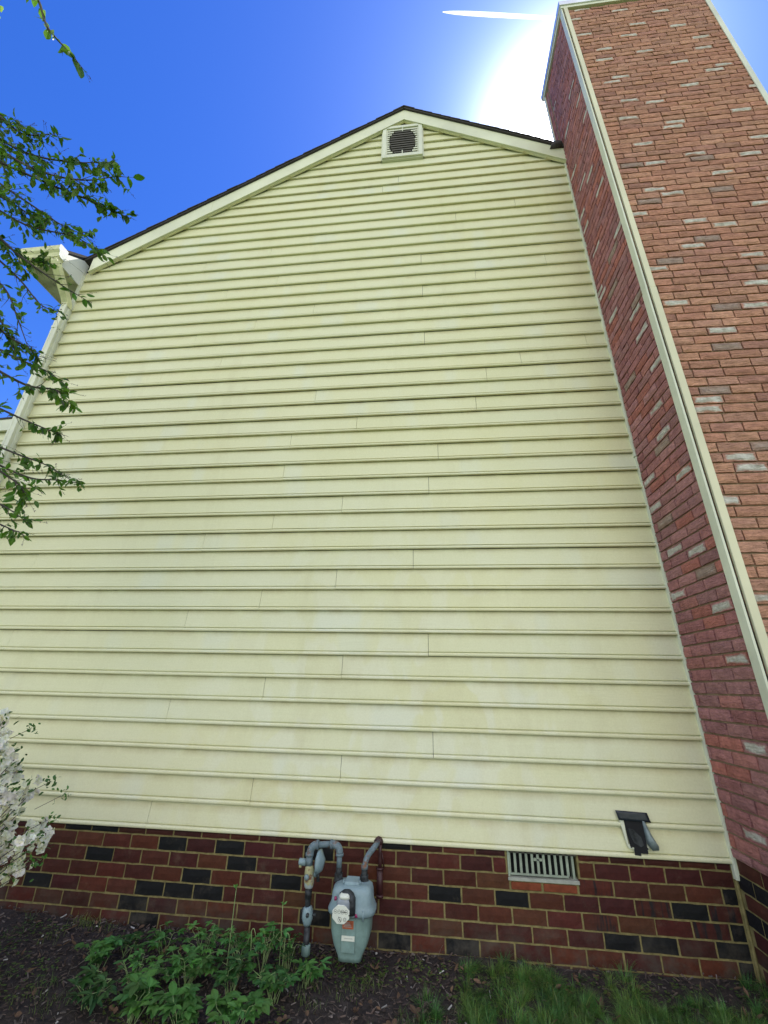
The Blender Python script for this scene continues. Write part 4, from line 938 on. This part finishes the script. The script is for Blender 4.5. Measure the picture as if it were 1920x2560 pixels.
# ============================================================ MULCH, LITTER, GRASS
def mulch():
    g = MB()
    for q in range(9000):
        x = random.uniform(-3.6, 1.9); y = -.012 - 1.15 * random.random() ** 1.25
        if x > .15 and random.random() < .62: continue
        z = gz(x, y) + random.uniform(.0, .014) + .020 * max(0, 1 + y / .12) * random.random(); L_ = random.uniform(.008, .034); w_ = random.uniform(.003, .010)
        d = (rv() * Vector((1, 1, .35))).normalized() * L_ * .5; s_ = d.cross(Vector((0, 0, 1)) + rv() * .5).normalized() * w_ * .5; n = d.cross(s_).normalized() * random.uniform(.0008, .003)
        k = random.random(); c = (.06, .042, .034) if k < .6 else ((.125, .088, .068) if k < .88 else ((.17, .14, .12) if k < .985 else (.5, .48, .43)))
        m = random.uniform(.6, 1.3); c = (c[0] * m, c[1] * m, c[2] * m, 0); p = Vector((x, y, z))
        g.hexa([p - d - s_ - n, p + d - s_ * .6 - n, p + d + s_ * .7 - n, p - d + s_ - n, p - d - s_ + n, p + d - s_ * .6 + n, p + d + s_ * .7 + n, p - d + s_ + n], c)
    for q in range(900):   # fine dead stems
        x = random.uniform(-3.2, 1.9); y = random.uniform(-.9, -.02); p = Vector((x, y, gz(x, y) + .008)); d = (rv() * Vector((1, 1, .25))).normalized() * random.uniform(.02, .07); k = random.uniform(.06, .22)
        g.tube([p, p + d * .5 + Vector((0, 0, .008)), p + d], .0008, 3, (k, k * .82, k * .62, 0), cap=False)
    o = g.build('mulch', M['mulch']); tag(o, 'dark bark mulch and dead stems covering the bed along the wall', 'mulch', kind='stuff')
    lv = MB()
    for q in range(150):
        x = random.uniform(-2.6, 1.9); y = random.uniform(-.8, -.03); p = Vector((x, y, gz(x, y) + .016)); k = random.uniform(.5, 1.2)
        for e in range(random.choice((1, 1, 2, 3))): leaf(lv, p, rv() * Vector((1, 1, .5)), Vector((0, 0, 1)) + rv() * .8, random.uniform(.02, .05), random.uniform(.012, .026), (.16 * k, .095 * k, .055 * k, 0), .6, -.3)
    o = lv.build('leaf_litter', M['mulch']); tag(o, 'curled brown dead leaves lying on the mulch', 'leaf litter', kind='stuff')
mulch()
def grass():
    g = MB()
    def blade(x, y, h, c, lean=.6):
        a = random.uniform(0, 2 * pi); d = Vector((cos(a), sin(a), 0)); s_ = Vector((-sin(a), cos(a), 0)) * random.uniform(.0010, .0018); b = Vector((x, y, gz(x, y) - .004)); l_ = random.uniform(.15, lean) * h; base = len(g.v)
        for t_ in (0, .35, .7, 1.): 
            p = b + Vector((0, 0, h * (t_ - .25 * t_ * t_ * lean))) + d * l_ * t_ * t_; w_ = s_ * (1 - t_ * .95); g.v += [tuple(p - w_), tuple(p + w_)]
        for i in range(3): g.face((base + 2 * i, base + 2 * i + 1, base + 2 * i + 3, base + 2 * i + 2), c)
    for q in range(1250):        # tufts that fan out and flop over
        x = random.uniform(-.12, 2.1); y = random.uniform(-1.0, -.06)
        dn = noise.noise((x * 2.6 + 4, y * 2.6, 2)) * 1.3 + .62 + (.30 if y < -.25 else -.12) - (.8 if 1.05 < x < 1.62 and y > -.24 else 0) + (.5 if .88 < x < 1.06 or .40 < x < .60 else 0) - (.6 if x < .12 else 0)
        if random.random() > dn: continue
        k0 = random.uniform(.55, 1.35); dirn = random.uniform(0, 2 * pi); hh = random.uniform(.035, .095) * (1.25 if .88 < x < 1.06 else 1); R_ = random.uniform(.015, .04)
        warm = random.uniform(.7, 1.3)
        for e in range(random.randint(35, 75)):
            a = random.uniform(0, 2 * pi); r = R_ * random.random(); k = k0 * random.uniform(.6, 1.35); c = (k * warm, k, k * random.uniform(.8, 1.2), 0)
            if random.random() < .05: c = (2.4 * k, 1.3 * k, 1.5 * k, 0)
            bx, by = x + r * cos(a), y + r * sin(a); h = hh * random.uniform(.5, 1.25); fl = random.uniform(.4, 1.5); a2 = a + random.uniform(-.5, .5)
            d = (Vector((cos(a2), sin(a2), 0)) * .8 + Vector((cos(dirn), sin(dirn), 0)) * .6); w0 = Vector((-d.y, d.x, 0)).normalized() * random.uniform(.0009, .0017); b0 = Vector((bx, by, gz(bx, by) - .004)); base = len(g.v)
            for t_ in (0, .3, .6, .85, 1.):
                p = b0 + Vector((0, 0, h * (t_ - .42 * fl * t_ * t_))) + d * h * fl * .75 * t_ * t_; w_ = w0 * (1 - t_ * .92); g.v += [tuple(p - w_), tuple(p + w_)]
            for i in range(4): g.face((base + 2 * i, base + 2 * i + 1, base + 2 * i + 3, base + 2 * i + 2), c)
    for q in range(700):
        x = random.uniform(-2.9, -.1); y = random.uniform(-.75, -.05)
        if noise.noise((x * 4, y * 4, 20)) > .12: 
            for e in range(5): blade(x + random.uniform(-.03, .03), y + random.uniform(-.03, .03), random.uniform(.03, .07), (1.3, .9, .9, 0), .9)
    for q in range(60): blade(random.gauss(-2.23, .06), random.gauss(-.06, .02), random.uniform(.05, .10), (2.0, 1.3, 1.5, 0), .9)
    o = g.build('grass', M['grass']); tag(o, 'green grass growing along the brick foundation', 'grass', kind='stuff')
    cv = MB()
    for q in range(3200):
        x = random.uniform(-2.8, 1.9); y = random.uniform(-.8, -.1)
        if noise.noise((x * 3, y * 3, 31)) < .05: continue
        z = gz(x, y) + random.uniform(.008, .04)
        for e in range(3): leaf(cv, (x, y, z), Vector((random.uniform(-1, 1), random.uniform(-1, 1), .1)), (0, 0, 1), random.uniform(.007, .016), .009, (random.uniform(.7, 1.15), random.uniform(.5, .95), .7, 0), .1, .1)
    o = cv.build('clover', M['grass']); tag(o, 'small round leaved weeds and moss among the grass', 'ground cover', kind='stuff')
grass()

# capped cleanout stub among the grass
g = MB(); g.loft([(.47, -.07, -.06, .014, .014, 2), (.47, -.07, .006, .014, .014, 2), (.47, -.07, .007, .018, .018, 2), (.47, -.07, .020, .018, .018, 2)], 18)
tag(g.build('pipe_stub', M['iron'], None, False, .002), 'short grey capped pipe stub standing in the grass by the brick wall', 'pipe')

# ============================================================ CONTRAIL, a thin vapour rod 90 m up
g = MB(); a, b = Vector((3.55, 25.2, 90.5)), Vector((24., 27.9, 90.2)); pts = [a.lerp(b, t_) for t_ in (0, .006, .03, .08, .18, .35, .6, 1)]
rs = [.01, .05, .11, .18, .25, .27, .25, .2]; ax = (b - a).normalized(); sd_ = ax.cross(Vector((0, 0, 1))).normalized(); up_ = sd_.cross(ax)
for p, r in zip(pts, rs):       # lower shell of the vapour rod, lit through from above
    for k in range(9):
        t_ = pi + pi * k / 8; g.v.append(tuple(p + sd_ * r * cos(t_) + up_ * r * .8 * sin(t_)))
for i in range(len(pts) - 1):
    for k in range(8): g.face((i * 9 + k, i * 9 + k + 1, i * 9 + k + 10, i * 9 + k + 9))
tag(g.build('contrail', M['cloud'], None, True), 'straight white vapour trail in the blue sky left of the chimney top', 'contrail')
